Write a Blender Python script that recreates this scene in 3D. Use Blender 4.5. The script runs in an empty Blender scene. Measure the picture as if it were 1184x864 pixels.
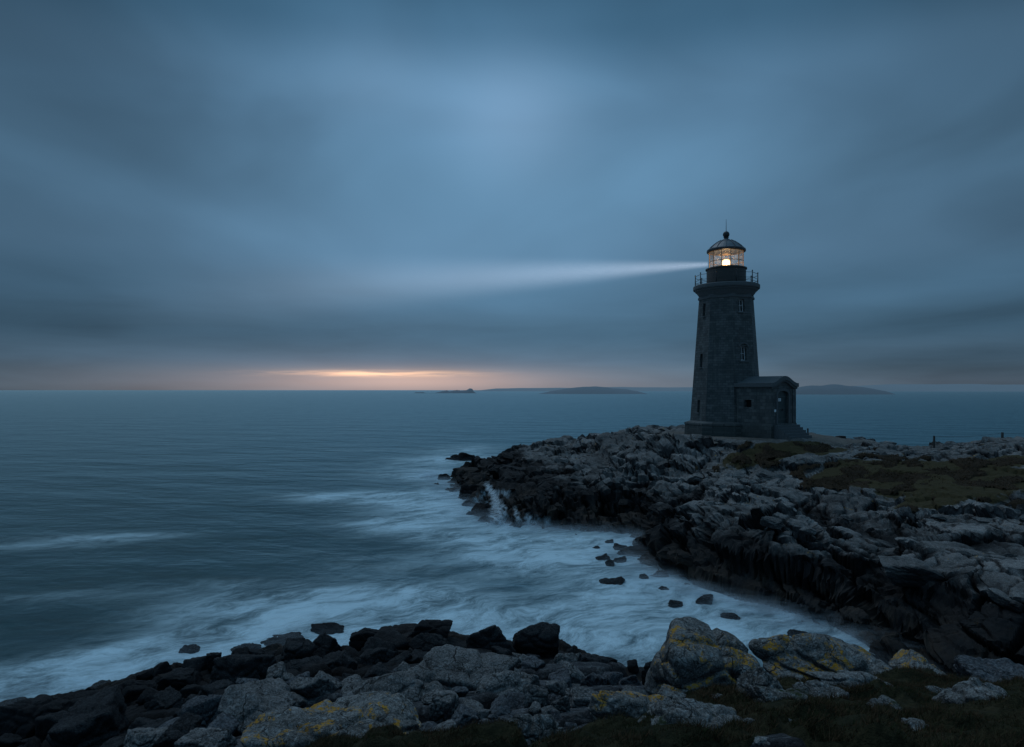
import bpy, math, random
import numpy as np
from mathutils import Vector
from mathutils.bvhtree import BVHTree

SC = bpy.context.scene
COL = SC.collection
PI = math.pi
R = math.radians
CAM_H = 11.0
F = 789.0
CX, HY = 592.0, 451.0
rng = np.random.default_rng(7)
random.seed(7)

def P(px, py, Y):
    return ((px - CX) / F * Y, Y, CAM_H - (py - HY) / F * Y)

# ------------------------------------------------------------------ helpers
def tag(o, label=None, cat=None, group=None, kind=None):
    if label: o['label'] = label
    if cat: o['category'] = cat
    if group: o['group'] = group
    if kind: o['kind'] = kind
    return o

def empty(name, loc=(0, 0, 0), rz=0.0):
    o = bpy.data.objects.new(name, None)
    COL.objects.link(o)
    o.location = loc
    o.rotation_euler = (0, 0, rz)
    return o

def np_mesh(name, V, Fc, mat=None, smooth=True, attrs=None, parent=None, uvs=None):
    """V (n,3), Fc (m,k) index arrays of one face size"""
    V = np.asarray(V, np.float32); Fc = np.asarray(Fc, np.int32)
    me = bpy.data.meshes.new(name)
    me.vertices.add(len(V)); me.vertices.foreach_set('co', V.ravel())
    k = Fc.shape[1]
    me.loops.add(Fc.size); me.loops.foreach_set('vertex_index', Fc.ravel())
    me.polygons.add(len(Fc))
    me.polygons.foreach_set('loop_start', np.arange(0, Fc.size, k, dtype=np.int32))
    me.polygons.foreach_set('loop_total', np.full(len(Fc), k, np.int32))
    me.polygons.foreach_set('use_smooth', np.full(len(Fc), smooth))
    me.update(calc_edges=True)
    if attrs:
        for an, av in attrs.items():
            a = me.attributes.new(an, 'FLOAT', 'POINT')
            a.data.foreach_set('value', np.asarray(av, np.float32))
    if mat: me.materials.append(mat)
    o = bpy.data.objects.new(name, me)
    COL.objects.link(o)
    if parent: o.parent = parent
    return o

class MB:
    """collects polygons (with uv) into one mesh"""
    def __init__(s): s.v = []; s.f = []; s.uv = []
    def poly(s, pts, uv=None):
        b = len(s.v); s.v += [tuple(p) for p in pts]
        s.f.append(tuple(range(b, b + len(pts))))
        s.uv += list(uv) if uv else [(p[0] + p[1], p[2]) for p in pts]
    def ring_loft(s, rings, cap0=False, cap1=False, closed=True):
        n = len(rings[0]); b = len(s.v)
        for r_ in rings: s.v += [tuple(p) for p in r_]
        for i in range(len(rings) - 1):
            for j in range(n if closed else n - 1):
                k = (j + 1) % n
                f = (b + i * n + j, b + i * n + k, b + (i + 1) * n + k, b + (i + 1) * n + j)
                s.f.append(f)
                c = j + 1
                s.uv += [(j * .7, s.v[f[0]][2]), (c * .7, s.v[f[1]][2]), (c * .7, s.v[f[2]][2]), (j * .7, s.v[f[3]][2])]
        if cap0:
            f = tuple(b + j for j in range(n))[::-1]; s.f.append(f); s.uv += [(s.v[q][0], s.v[q][1]) for q in f]
        if cap1:
            f = tuple(b + (len(rings) - 1) * n + j for j in range(n)); s.f.append(f); s.uv += [(s.v[q][0], s.v[q][1]) for q in f]
    def hexa(s, p):
        """8 points: bottom 4 ccw, top 4"""
        for q in ((3, 2, 1, 0), (4, 5, 6, 7), (0, 1, 5, 4), (1, 2, 6, 5), (2, 3, 7, 6), (3, 0, 4, 7)):
            pts = [Vector(p[i]) for i in q]
            e = (pts[1] - pts[0]); L = e.length; H = (pts[3] - pts[0]).length
            s.poly(pts, [(0, pts[0].z), (L, pts[1].z), (L, pts[2].z if abs(pts[2].z-pts[0].z) > 1e-4 else pts[0].z + H), (0, pts[3].z if abs(pts[3].z-pts[0].z) > 1e-4 else pts[0].z + H)])
    def box(s, c, d):
        x, y, z = c; a, b, h = d[0] / 2, d[1] / 2, d[2] / 2
        s.hexa([(x-a, y-b, z-h), (x+a, y-b, z-h), (x+a, y+b, z-h), (x-a, y+b, z-h),
                (x-a, y-b, z+h), (x+a, y-b, z+h), (x+a, y+b, z+h), (x-a, y+b, z+h)])
    def tube(s, pts, r, n=8, closed=False):
        pts = [Vector(p) for p in pts]; rings = []
        for i, p in enumerate(pts):
            if closed: t = pts[(i + 1) % len(pts)] - pts[i - 1]
            else: t = pts[min(i + 1, len(pts) - 1)] - pts[max(i - 1, 0)]
            t.normalize()
            up = Vector((0, 0, 1)) if abs(t.z) < .9 else Vector((1, 0, 0))
            a = t.cross(up).normalized(); b = t.cross(a)
            rr = r[i] if isinstance(r, (list, tuple)) else r
            rings.append([p + (a * math.cos(2*PI*k/n) + b * math.sin(2*PI*k/n)) * rr for k in range(n)])
        if closed: rings.append(rings[0])
        s.ring_loft(rings, not closed, not closed)
    def lathe(s, prof, n=32, c=(0, 0), cap0=False, cap1=False, ang=0.0):
        s.ring_loft([[(c[0] + r_ * math.sin(ang + 2*PI*k/n), c[1] - r_ * math.cos(ang + 2*PI*k/n), z) for k in range(n)] for r_, z in prof], cap0, cap1)
    def build(s, name, mat, parent=None, smooth=False, bevel=0.0):
        me = bpy.data.meshes.new(name)
        me.from_pydata(s.v, [], s.f)
        ul = me.uv_layers.new(name='uv')
        ul.data.foreach_set('uv', np.array(s.uv, np.float32).ravel())
        me.materials.append(mat)
        if smooth: me.polygons.foreach_set('use_smooth', [True] * len(me.polygons))
        me.update()
        o = bpy.data.objects.new(name, me); COL.objects.link(o)
        if parent: o.parent = parent
        if bevel:
            m = o.modifiers.new('bevel', 'BEVEL'); m.width = bevel; m.segments = 2; m.limit_method = 'ANGLE'
        return o

# ------------------------------------------------------------------ numpy noise
def _h(ix, iy, iz, seed):
    h = (ix.astype(np.uint32) * np.uint32(73856093)) ^ (iy.astype(np.uint32) * np.uint32(19349663)) ^ (iz.astype(np.uint32) * np.uint32(83492791))
    h ^= np.uint32((seed * 2654435761) & 0xffffffff)
    h ^= h >> np.uint32(16); h *= np.uint32(0x7feb352d); h ^= h >> np.uint32(15); h *= np.uint32(0x846ca68b); h ^= h >> np.uint32(16)
    return h
def _u(h): return (h & np.uint32(0xffffff)).astype(np.float32) * np.float32(1 / 16777216)

def vnoise(p, seed=0):
    p = np.asarray(p, np.float32)
    i = np.floor(p).astype(np.int64); f = (p - i).astype(np.float32)
    f = f * f * f * (f * (f * 6 - 15) + 10)
    out = np.zeros(len(p), np.float32)
    for dx in (0, 1):
        wx = f[:, 0] if dx else 1 - f[:, 0]
        for dy in (0, 1):
            wy = wx * (f[:, 1] if dy else 1 - f[:, 1])
            for dz in (0, 1):
                out += wy * (f[:, 2] if dz else 1 - f[:, 2]) * _u(_h(i[:, 0] + dx, i[:, 1] + dy, i[:, 2] + dz, seed))
    return out * 2 - 1

def fbm(p, o=3, seed=0):
    s = 0; a = 1; t = 0
    for k in range(o):
        s = s + a * vnoise(p * (2.03 ** k) + 17.3 * k, seed + k); t += a; a *= .5
    return s / t

def voronoi(p, seed=0, jit=.85):
    """F1, F2, random triple of the nearest cell, offset to its centre"""
    p = np.asarray(p, np.float32)
    i = np.floor(p).astype(np.int64); f = (p - i).astype(np.float32)
    n = len(p)
    F1 = np.full(n, 9, np.float32); F2 = F1.copy()
    rid = np.zeros((n, 3), np.float32); off = np.zeros((n, 3), np.float32)
    for dx in (-1, 0, 1):
        for dy in (-1, 0, 1):
            for dz in (-1, 0, 1):
                h = _h(i[:, 0] + dx, i[:, 1] + dy, i[:, 2] + dz, seed)
                a = _u(h); h2 = h * np.uint32(1664525) + np.uint32(1013904223); h2 ^= h2 >> np.uint32(13); b = _u(h2)
                h3 = h2 * np.uint32(22695477) + np.uint32(1); h3 ^= h3 >> np.uint32(11); c = _u(h3)
                ox = dx + .5 + (a - .5) * jit - f[:, 0]; oy = dy + .5 + (b - .5) * jit - f[:, 1]; oz = dz + .5 + (c - .5) * jit - f[:, 2]
                d = np.sqrt(ox * ox + oy * oy + oz * oz)
                m = d < F1
                F2 = np.where(m, F1, np.minimum(F2, d))
                F1 = np.where(m, d, F1)
                rid[m] = np.stack([a, b, c], 1)[m]
                off[m] = np.stack([ox, oy, oz], 1)[m]
    return F1, F2, rid, off

def sstep(a, b, x):
    t = np.clip((x - a) / (b - a), 0, 1); return t * t * (3 - 2 * t)

# ------------------------------------------------------------------ node helpers
class NT:
    def __init__(s, nt): s.nt = nt; s.n = nt.nodes; s.l = nt.links
    def new(s, t, **kw):
        n = s.n.new(t)
        for k, v in kw.items():
            setattr(n, k, v)
        return n
    def put(s, sock, v):
        if v is None: return
        if isinstance(v, bpy.types.NodeSocket): s.l.new(v, sock)
        elif isinstance(v, (tuple, list)) and len(v) == 3 and sock.type == 'RGBA': sock.default_value = (*v, 1)
        else: sock.default_value = v
    def m(s, op, a, b=None, c=None, clamp=False):
        n = s.new('ShaderNodeMath', operation=op, use_clamp=clamp)
        for i, v in enumerate((a, b, c)): s.put(n.inputs[i], v)
        return n.outputs[0]
    def vm(s, op, a, b=None, out=0):
        n = s.new('ShaderNodeVectorMath', operation=op)
        s.put(n.inputs[0], a)
        if b is not None:
            if op == 'SCALE': s.put(n.inputs['Scale'], b)
            else: s.put(n.inputs[1], b)
        return n.outputs['Value'] if op in ('LENGTH', 'DOT_PRODUCT', 'DISTANCE') else n.outputs[0]
    def mix(s, f, a, b, mode='MIX'):
        n = s.new('ShaderNodeMix', data_type='RGBA', blend_type=mode)
        s.put(n.inputs[0], f); s.put(n.inputs[6], a); s.put(n.inputs[7], b)
        return n.outputs[2]
    def noise(s, vec, scale, detail=4, rough=.55, dist=0.0, lac=2.0):
        n = s.new('ShaderNodeTexNoise')
        s.put(n.inputs['Vector'], vec); s.put(n.inputs['Scale'], scale); s.put(n.inputs['Detail'], detail)
        s.put(n.inputs['Roughness'], rough); s.put(n.inputs['Distortion'], dist)
        return n.outputs['Fac']
    def mapping(s, vec, loc=(0, 0, 0), rot=(0, 0, 0), scale=(1, 1, 1)):
        n = s.new('ShaderNodeMapping')
        s.put(n.inputs[0], vec); n.inputs[1].default_value = loc; n.inputs[2].default_value = rot; n.inputs[3].default_value = scale
        return n.outputs[0]
    def smooth(s, v, a, b, lo=0.0, hi=1.0):
        n = s.new('ShaderNodeMapRange', interpolation_type='SMOOTHSTEP')
        s.put(n.inputs[0], v); s.put(n.inputs[1], a); s.put(n.inputs[2], b); n.inputs[3].default_value = lo; n.inputs[4].default_value = hi
        return n.outputs[0]
    def attr(s, name):
        n = s.new('ShaderNodeAttribute'); n.attribute_name = name; return n.outputs['Fac']
    def sep(s, v):
        n = s.new('ShaderNodeSeparateXYZ'); s.put(n.inputs[0], v); return n.outputs
    def comb(s, x, y, z):
        n = s.new('ShaderNodeCombineXYZ'); s.put(n.inputs[0], x); s.put(n.inputs[1], y); s.put(n.inputs[2], z); return n.outputs[0]
    def bump(s, h, strength, dist, normal=None):
        n = s.new('ShaderNodeBump'); s.put(n.inputs['Height'], h); s.put(n.inputs['Strength'], strength); s.put(n.inputs['Distance'], dist)
        if normal: s.put(n.inputs['Normal'], normal)
        return n.outputs[0]

def new_mat(name):
    m = bpy.data.materials.new(name); m.use_nodes = True
    t = NT(m.node_tree); b = t.n['Principled BSDF']
    return m, t, b

def rock_mat(name, light=(.20, .205, .215), dark=(.075, .08, .09), wet_z=None, orange=0.0, pale=.5, scale=1.0, terrain=False, wet_col=(.0075, .0075, .0085), moss=0.0, bump=1.0):
    m, t, b = new_mat(name)
    g = t.new('ShaderNodeNewGeometry'); pos = g.outputs['Position']
    nz = t.sep(g.outputs['Normal'])[2]
    sp = t.vm('SCALE', pos, 1.0 / scale)
    n1 = t.noise(sp, .55, 5, .6); n2 = t.noise(sp, 3.4, 6, .65); n3 = t.noise(sp, 26, 4, .7)
    f = t.smooth(t.m('ADD', t.m('MULTIPLY', n1, .5), t.m('MULTIPLY', n2, .5)), .36, .64)
    c = t.mix(f, dark, light)
    sp2 = t.smooth(n3, .38, .62)
    c = t.mix(t.m('MULTIPLY', sp2, .8 if not terrain else .6), c, tuple(x * .35 for x in dark))
    c = t.mix(t.m('MULTIPLY', t.smooth(t.noise(t.vm('ADD', sp, (5, 5, 5)), 38, 3, .75), .54, .66), .6), c, tuple(min(1, x*1.55) for x in light))
    # pale crustose lichen
    pn = t.noise(t.vm('ADD', sp, (31, 7, 3)), 7.5, 6, .7, .6)
    c = t.mix(t.m('MULTIPLY', t.smooth(pn, .52, .64), pale), c, (.36, .38, .38))
    # shading from the sky painted into the colour: sides and undersides darkened
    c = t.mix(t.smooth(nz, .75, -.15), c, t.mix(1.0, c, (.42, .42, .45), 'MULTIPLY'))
    if orange > 0:
        on = t.noise(t.vm('ADD', sp, (3, 51, 9)), 1.7, 6, .68, .5)
        on2 = t.noise(sp, 16, 3, .7)
        of = t.m('MULTIPLY', t.m('MULTIPLY', t.smooth(on, .66 - .16 * orange, .71 - .16 * orange), t.smooth(on2, .41, .54)), t.smooth(nz, .25, .6))
        c = t.mix(t.m('MULTIPLY', of, .92), c, t.mix(n2, (.38, .17, .014), (.56, .30, .028)))
    if moss > 0:
        mn = t.noise(t.vm('ADD', sp, (9, 9, 77)), 1.2, 5, .6)
        c = t.mix(t.m('MULTIPLY', t.smooth(mn, .58, .66), t.smooth(nz, .3, .7)), c, (.035, .045, .018))
    if terrain:
        c = t.vm('SCALE', c, t.m('ADD', 1.0, t.m('MULTIPLY', t.attr('tone'), .75))); jit = t.m('MULTIPLY', t.m('SUBTRACT', n2, .5), .10)
        cr1 = t.smooth(t.m('ADD', t.attr('e1'), jit), .075, .01); cr2 = t.smooth(t.m('ADD', t.attr('e2'), jit), .10, .01)
        crk_t = t.m('MAXIMUM', cr1, t.m('MULTIPLY', cr2, .75)); c = t.mix(t.m('MULTIPLY', crk_t, .92), c, (.006, .006, .007))
        gr = t.attr('grass'); gf = t.smooth(t.m('ADD', gr, t.m('MULTIPLY', t.m('SUBTRACT', n2, .5), 1.1)), .34, .60)
        c = t.mix(gf, c, t.mix(t.noise(sp, 6, 4, .7), (.028, .026, .014), (.085, .062, .028)))
    rough = .85
    if not terrain and wet_z is None:
        v2 = t.new('ShaderNodeTexVoronoi', feature='DISTANCE_TO_EDGE'); t.put(v2.inputs['Vector'], t.mapping(t.vm('ADD', sp, t.vm('SCALE', t.comb(n1, n2, n1), .9)), rot=(.5, .25, .3), scale=(.8, 1, 1.9))); v2.inputs['Scale'].default_value = 1.3
        c = t.mix(t.smooth(v2.outputs['Distance'], .022, .004), c, tuple(q*.25 for q in dark))
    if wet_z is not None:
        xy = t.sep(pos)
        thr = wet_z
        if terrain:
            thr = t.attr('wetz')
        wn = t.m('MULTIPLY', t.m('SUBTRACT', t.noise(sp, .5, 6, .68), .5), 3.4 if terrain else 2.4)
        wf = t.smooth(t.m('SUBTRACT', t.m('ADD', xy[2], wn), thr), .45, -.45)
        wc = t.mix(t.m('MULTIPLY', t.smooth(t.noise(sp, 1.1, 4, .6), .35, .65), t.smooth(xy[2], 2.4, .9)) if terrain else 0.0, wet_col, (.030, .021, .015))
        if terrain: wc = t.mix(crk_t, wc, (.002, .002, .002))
        c = t.mix(t.m('MULTIPLY', wf, .93), c, wc)  # wet tide rock; the same black paints in the cliff and overhang shadow
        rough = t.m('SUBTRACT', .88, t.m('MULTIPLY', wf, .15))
    t.put(b.inputs['Base Color'], c); t.put(b.inputs['Roughness'], rough)
    t.put(b.inputs['Specular IOR Level'], .12)
    vo = t.new('ShaderNodeTexVoronoi', feature='DISTANCE_TO_EDGE'); t.put(vo.inputs['Vector'], t.mapping(t.vm('ADD', sp, t.vm('SCALE', t.comb(n2, n1, n2), .8)), rot=(.35, .15, .3), scale=(1, 1, 2.2))); vo.inputs['Scale'].default_value = 1.7
    crk = t.smooth(vo.outputs['Distance'], 0, .05)
    hgt = t.m('ADD', t.m('ADD', t.m('MULTIPLY', n2, .34 if terrain else .6), t.m('MULTIPLY', n3, .22)), t.m('MULTIPLY', crk, .12))
    if terrain: hgt = t.m('SUBTRACT', hgt, t.m('MULTIPLY', crk_t, .5))
    t.put(b.inputs['Normal'], t.bump(hgt, .75 * bump, .22 * scale))
    return m

# ------------------------------------------------------------------ materials
M = {}
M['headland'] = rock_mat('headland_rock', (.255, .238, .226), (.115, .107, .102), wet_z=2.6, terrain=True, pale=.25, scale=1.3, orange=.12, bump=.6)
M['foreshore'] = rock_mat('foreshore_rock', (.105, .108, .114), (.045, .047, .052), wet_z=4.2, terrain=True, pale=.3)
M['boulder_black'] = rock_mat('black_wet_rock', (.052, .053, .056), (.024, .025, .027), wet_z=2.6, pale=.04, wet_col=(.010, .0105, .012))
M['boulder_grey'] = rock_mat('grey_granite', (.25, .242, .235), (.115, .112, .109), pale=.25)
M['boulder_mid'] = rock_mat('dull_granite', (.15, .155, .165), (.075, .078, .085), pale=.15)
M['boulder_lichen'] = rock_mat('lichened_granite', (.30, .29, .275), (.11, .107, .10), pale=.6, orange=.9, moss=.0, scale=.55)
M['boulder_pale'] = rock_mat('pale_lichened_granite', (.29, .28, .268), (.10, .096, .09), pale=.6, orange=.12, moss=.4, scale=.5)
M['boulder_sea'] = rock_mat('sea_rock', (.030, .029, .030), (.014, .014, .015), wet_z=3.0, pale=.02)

def simple(name, col, rough=.7, metal=0.0, var=.25, scale=6, bump=.2):
    m, t, b = new_mat(name)
    tc = t.new('ShaderNodeTexCoord').outputs['Object']
    n = t.noise(tc, scale, 5, .6)
    t.put(b.inputs['Base Color'], t.mix(n, tuple(c * (1 - var) for c in col), tuple(min(1, c * (1 + var)) for c in col)))
    t.put(b.inputs['Roughness'], rough); t.put(b.inputs['Metallic'], metal)
    t.put(b.inputs['Normal'], t.bump(n, bump, .02))
    return m

def masonry(name, c1, c2, mortar, bw, bh):
    m, t, b = new_mat(name)
    uv = t.new('ShaderNodeUVMap').outputs[0]
    br = t.new('ShaderNodeTexBrick'); t.put(br.inputs['Vector'], uv)
    t.put(br.inputs['Color1'], c1); t.put(br.inputs['Color2'], c2); t.put(br.inputs['Mortar'], mortar)
    br.inputs['Scale'].default_value = 1; br.inputs['Mortar Size'].default_value = .018; br.inputs['Mortar Smooth'].default_value = .4
    br.inputs['Brick Width'].default_value = bw; br.inputs['Row Height'].default_value = bh; br.inputs['Bias'].default_value = -.1
    tc = t.new('ShaderNodeTexCoord').outputs['Object']
    n = t.noise(tc, 1.3, 6, .65); n2 = t.noise(tc, 9, 4, .6)
    stain = t.noise(t.mapping(tc, scale=(1.6, 1.6, .22)), 1.2, 4, .6)
    c = t.mix(t.smooth(n, .35, .7), br.outputs['Color'], t.mix(1, br.outputs['Color'], (.62, .64, .66), 'MULTIPLY'))
    c = t.mix(t.m('MULTIPLY', t.smooth(stain, .52, .7), .5), c, tuple(x * .5 for x in c1))
    salt = t.noise(t.mapping(tc, loc=(7, 3, 0), scale=(2.6, 2.6, .12)), 1.0, 5, .65)
    c = t.mix(t.m('MULTIPLY', t.smooth(salt, .54, .72), .40), c, (.21, .21, .20))
    rust = t.noise(t.mapping(tc, loc=(1, 8, 0), scale=(3.2, 3.2, .16)), 1.0, 4, .6)
    c = t.mix(t.m('MULTIPLY', t.m('MULTIPLY', t.smooth(rust, .60, .72), .5), t.smooth(t.sep(tc)[2], 6.5, 12.5)), c, (.085, .048, .028))
    c = t.mix(t.m('MULTIPLY', t.smooth(t.m('ADD', t.sep(tc)[2], t.m('MULTIPLY', n, 1.4)), 2.6, .9), .55), c, (.030, .038, .032))
    t.put(b.inputs['Base Color'], c); t.put(b.inputs['Roughness'], .9)
    h = t.m('ADD', t.m('MULTIPLY', br.outputs['Fac'], -1.0), t.m('MULTIPLY', n2, 1.1))
    t.put(b.inputs['Normal'], t.bump(h, .6, .03))
    return m
M['stone'] = masonry('grey_masonry', (.068, .078, .080), (.125, .136, .137), (.045, .05, .052), .46, .22)
M['stone2'] = masonry('porch_masonry', (.068, .074, .075), (.13, .138, .136), (.05, .054, .055), .55, .30)
M['trim'] = simple('dressed_stone', (.085, .093, .098), .85, var=.3)
M['iron'] = simple('black_iron', (.022, .025, .028), .5, .3)
M['drum'] = simple('painted_drum', (.040, .038, .036), .65)
M['roofmetal'] = simple('lead_roof', (.10, .115, .13), .45, .35, scale=3)
M['frame'] = simple('white_frame', (.55, .58, .6), .6, var=.1)
M['bronze'] = simple('bronze_glazing_bar', (.30, .20, .12), .5, .1)
M['door'] = simple('dark_green_door', (.020, .040, .044), .45)
M['white'] = simple('white_enamel', (.75, .78, .8), .5, var=.05)
M['darkglass'] = simple('dark_glass', (.01, .012, .015), .08)
M['black'] = simple('dark_opening', (.004, .005, .006), .9)
M['wood'] = simple('weathered_wood', (.06, .055, .05), .85, scale=12)
M['ink'] = simple('dark_ink', (.06, .07, .08), .8)

def glass_mat():
    m, t, b = new_mat('lantern_glass')
    out = t.n['Material Output']; t.n.remove(b)
    tr = t.new('ShaderNodeBsdfTransparent'); tr.inputs[0].default_value = (.93, .94, .92, 1)
    gl = t.new('ShaderNodeBsdfGlossy'); gl.inputs['Roughness'].default_value = .12
    df = t.new('ShaderNodeBsdfTranslucent'); df.inputs[0].default_value = (.9, .84, .74, 1)
    tc = t.new('ShaderNodeTexCoord').outputs['Object']
    n = t.smooth(t.noise(tc, 3.5, 5, .6), .35, .75)
    lw = t.new('ShaderNodeLayerWeight'); lw.inputs[0].default_value = .35
    a = t.new('ShaderNodeMixShader'); t.put(a.inputs[0], t.m('ADD', .10, t.m('MULTIPLY', lw.outputs['Fresnel'], .5))); t.l.new(tr.outputs[0], a.inputs[1]); t.l.new(gl.outputs[0], a.inputs[2])
    c = t.new('ShaderNodeMixShader'); t.put(c.inputs[0], t.m('ADD', .02, t.m('MULTIPLY', n, .10))); t.l.new(a.outputs[0], c.inputs[1]); t.l.new(df.outputs[0], c.inputs[2])
    t.l.new(c.outputs[0], out.inputs[0]); return m
M['glass'] = glass_mat()
def emit(name, col, st):
    m, t, b = new_mat(name)
    t.put(b.inputs['Base Color'], col); t.put(b.inputs['Emission Color'], col); b.inputs['Emission Strength'].default_value = st
    return m
M['lamp'] = emit('lamp_glow', (1, .66, .32), 4.2)

# ------------------------------------------------------------------ boulder list (px, py centre, depth, w px, h px, material, category label)
BL = [
 (25, 833, 18, 66, 40, 'black', 'black flat-topped block at the far left end of the near shore', 31),
 (96, 843, 15, 92, 50, 'black', 'broad black slab with a flat sloping face at the lower left', 2),
 (75, 818, 20, 66, 24, 'black', 'low black slab on the water side of the broad sloping slab', 3),
 (190, 819, 17, 44, 32, 'black', 'tilted black slab midway between the broad left slab and the grey split block', 4),
 (205, 786, 20, 46, 22, 'black', 'long narrow black boulder lying just above the white wash', 5),
 (276, 779, 19, 64, 42, 'black', 'largest angular black boulder on the left shore', 6),
 (276, 759, 22, 28, 12, 'black', 'small grey-black wedge resting against the top of the largest black boulder', 7),
 (247, 764, 21, 18, 16, 'black', 'small rounded black boulder left of the largest angular one', 8),
 (303, 761, 21.5, 32, 22, 'black', 'dark boulder with sloping top between the two biggest black blocks', 9),
 (339, 754, 21, 48, 36, 'black', 'square-shouldered black block standing highest on the left shore', 10),
 (373, 749, 22, 40, 30, 'black', 'rounded black boulder leaning on the right side of the square-shouldered block', 11),
 (379, 730, 31, 42, 20, 'sea', 'black rock standing alone in the foam just off the near shore', 12),
 (242, 826, 14, 54, 40, 'mid', 'dull grey block split by a diagonal crack near the lower left', 14),
 (298, 817, 12, 88, 50, 'grey', 'big pale grey boulder with a sloping fractured face', 15),
 (355, 798, 13, 54, 38, 'grey', 'pale grey boulder with a peaked top beside the fractured one', 16),
 (287, 797, 15, 36, 18, 'mid', 'flat dull boulder tucked behind the big pale fractured one', 17),
 (495, 729, 25, 54, 22, 'black', 'long flat black block topping the shore against the foam', 21),
 (497, 745, 22.5, 46, 24, 'black', 'black cube-like block just below the long flat one', 22),
 (424, 740, 24, 38, 22, 'black', 'rounded black boulder halfway between the two tall black groups', 23),
 (566, 745, 22, 60, 40, 'black', 'craggy black boulder, left half of the central shore pair', 24),
 (619, 743, 22.5, 56, 38, 'black', 'craggy black boulder with a peak, right half of the central shore pair', 25),
 (687, 773, 20, 54, 28, 'black', 'dark boulder at the right end of the near shore by the water', 26),
 (652, 771, 17, 42, 28, 'grey', 'pale tilted slab left of the dark boulder at the shore end', 27),
 (606, 766, 18, 24, 18, 'grey', 'small smooth pale boulder below the central black pair', 28),
 (535, 790, 13, 132, 56, 'grey', 'largest pale slab with long cracks in the middle of the shore', 29),
 (574, 802, 11.5, 66, 36, 'grey', 'pale wedge-shaped boulder under the right end of the largest slab', 30),
 (513, 819, 9, 38, 30, 'grey', 'pale pointed boulder at the foot of the largest slab', 32),
 (535, 833, 8.5, 36, 24, 'mid', 'dark grey boulder right of the pale pointed one', 33),
 (621, 806, 10, 30, 28, 'grey', 'upright pale shard among the stones right of centre', 34),
 (645, 798, 11, 32, 20, 'grey', 'leaning pale shard above the upright one', 35),
 (650, 816, 9.5, 24, 22, 'grey', 'small triangular pale stone by the upright shard', 36),
 (678, 808, 10, 36, 20, 'grey', 'flat-topped pale stone near the lichened ledge', 37),
 (688, 790, 12, 34, 24, 'mid', 'rounded dull boulder below the shore end boulder', 38),
 (440, 805, 11, 118, 36, 'grey', 'long low grey ledge behind the lichened boulder', 39),
 (753, 773, 12, 22, 28, 'black', 'upright black block beside the peaked lichened outcrop', 40),
 (728, 790, 12, 30, 22, 'mid', 'dull stone left of the upright black block', 41),
 (205, 850, 12, 46, 28, 'black', 'black boulder at the bottom edge right of the broad slab', 42),
 (160, 862, 12, 50, 28, 'grey', 'grey stone cut by the bottom edge at the lower left', 43),
 (235, 862, 9, 54, 22, 'grey', 'pale stone cut by the bottom edge below the split block', 44),
 (150, 800, 20, 52, 26, 'black', 'jagged black boulder at the edge of the wash at lower left', 45),
 (390, 770, 19, 44, 24, 'black', 'black boulder behind the pale peaked one', 46),
 (435, 765, 18, 40, 24, 'black', 'black boulder below the rounded one halfway along the shore', 47),
 (340, 778, 17, 36, 22, 'black', 'black boulder under the square-shouldered block', 48),
]
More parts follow.
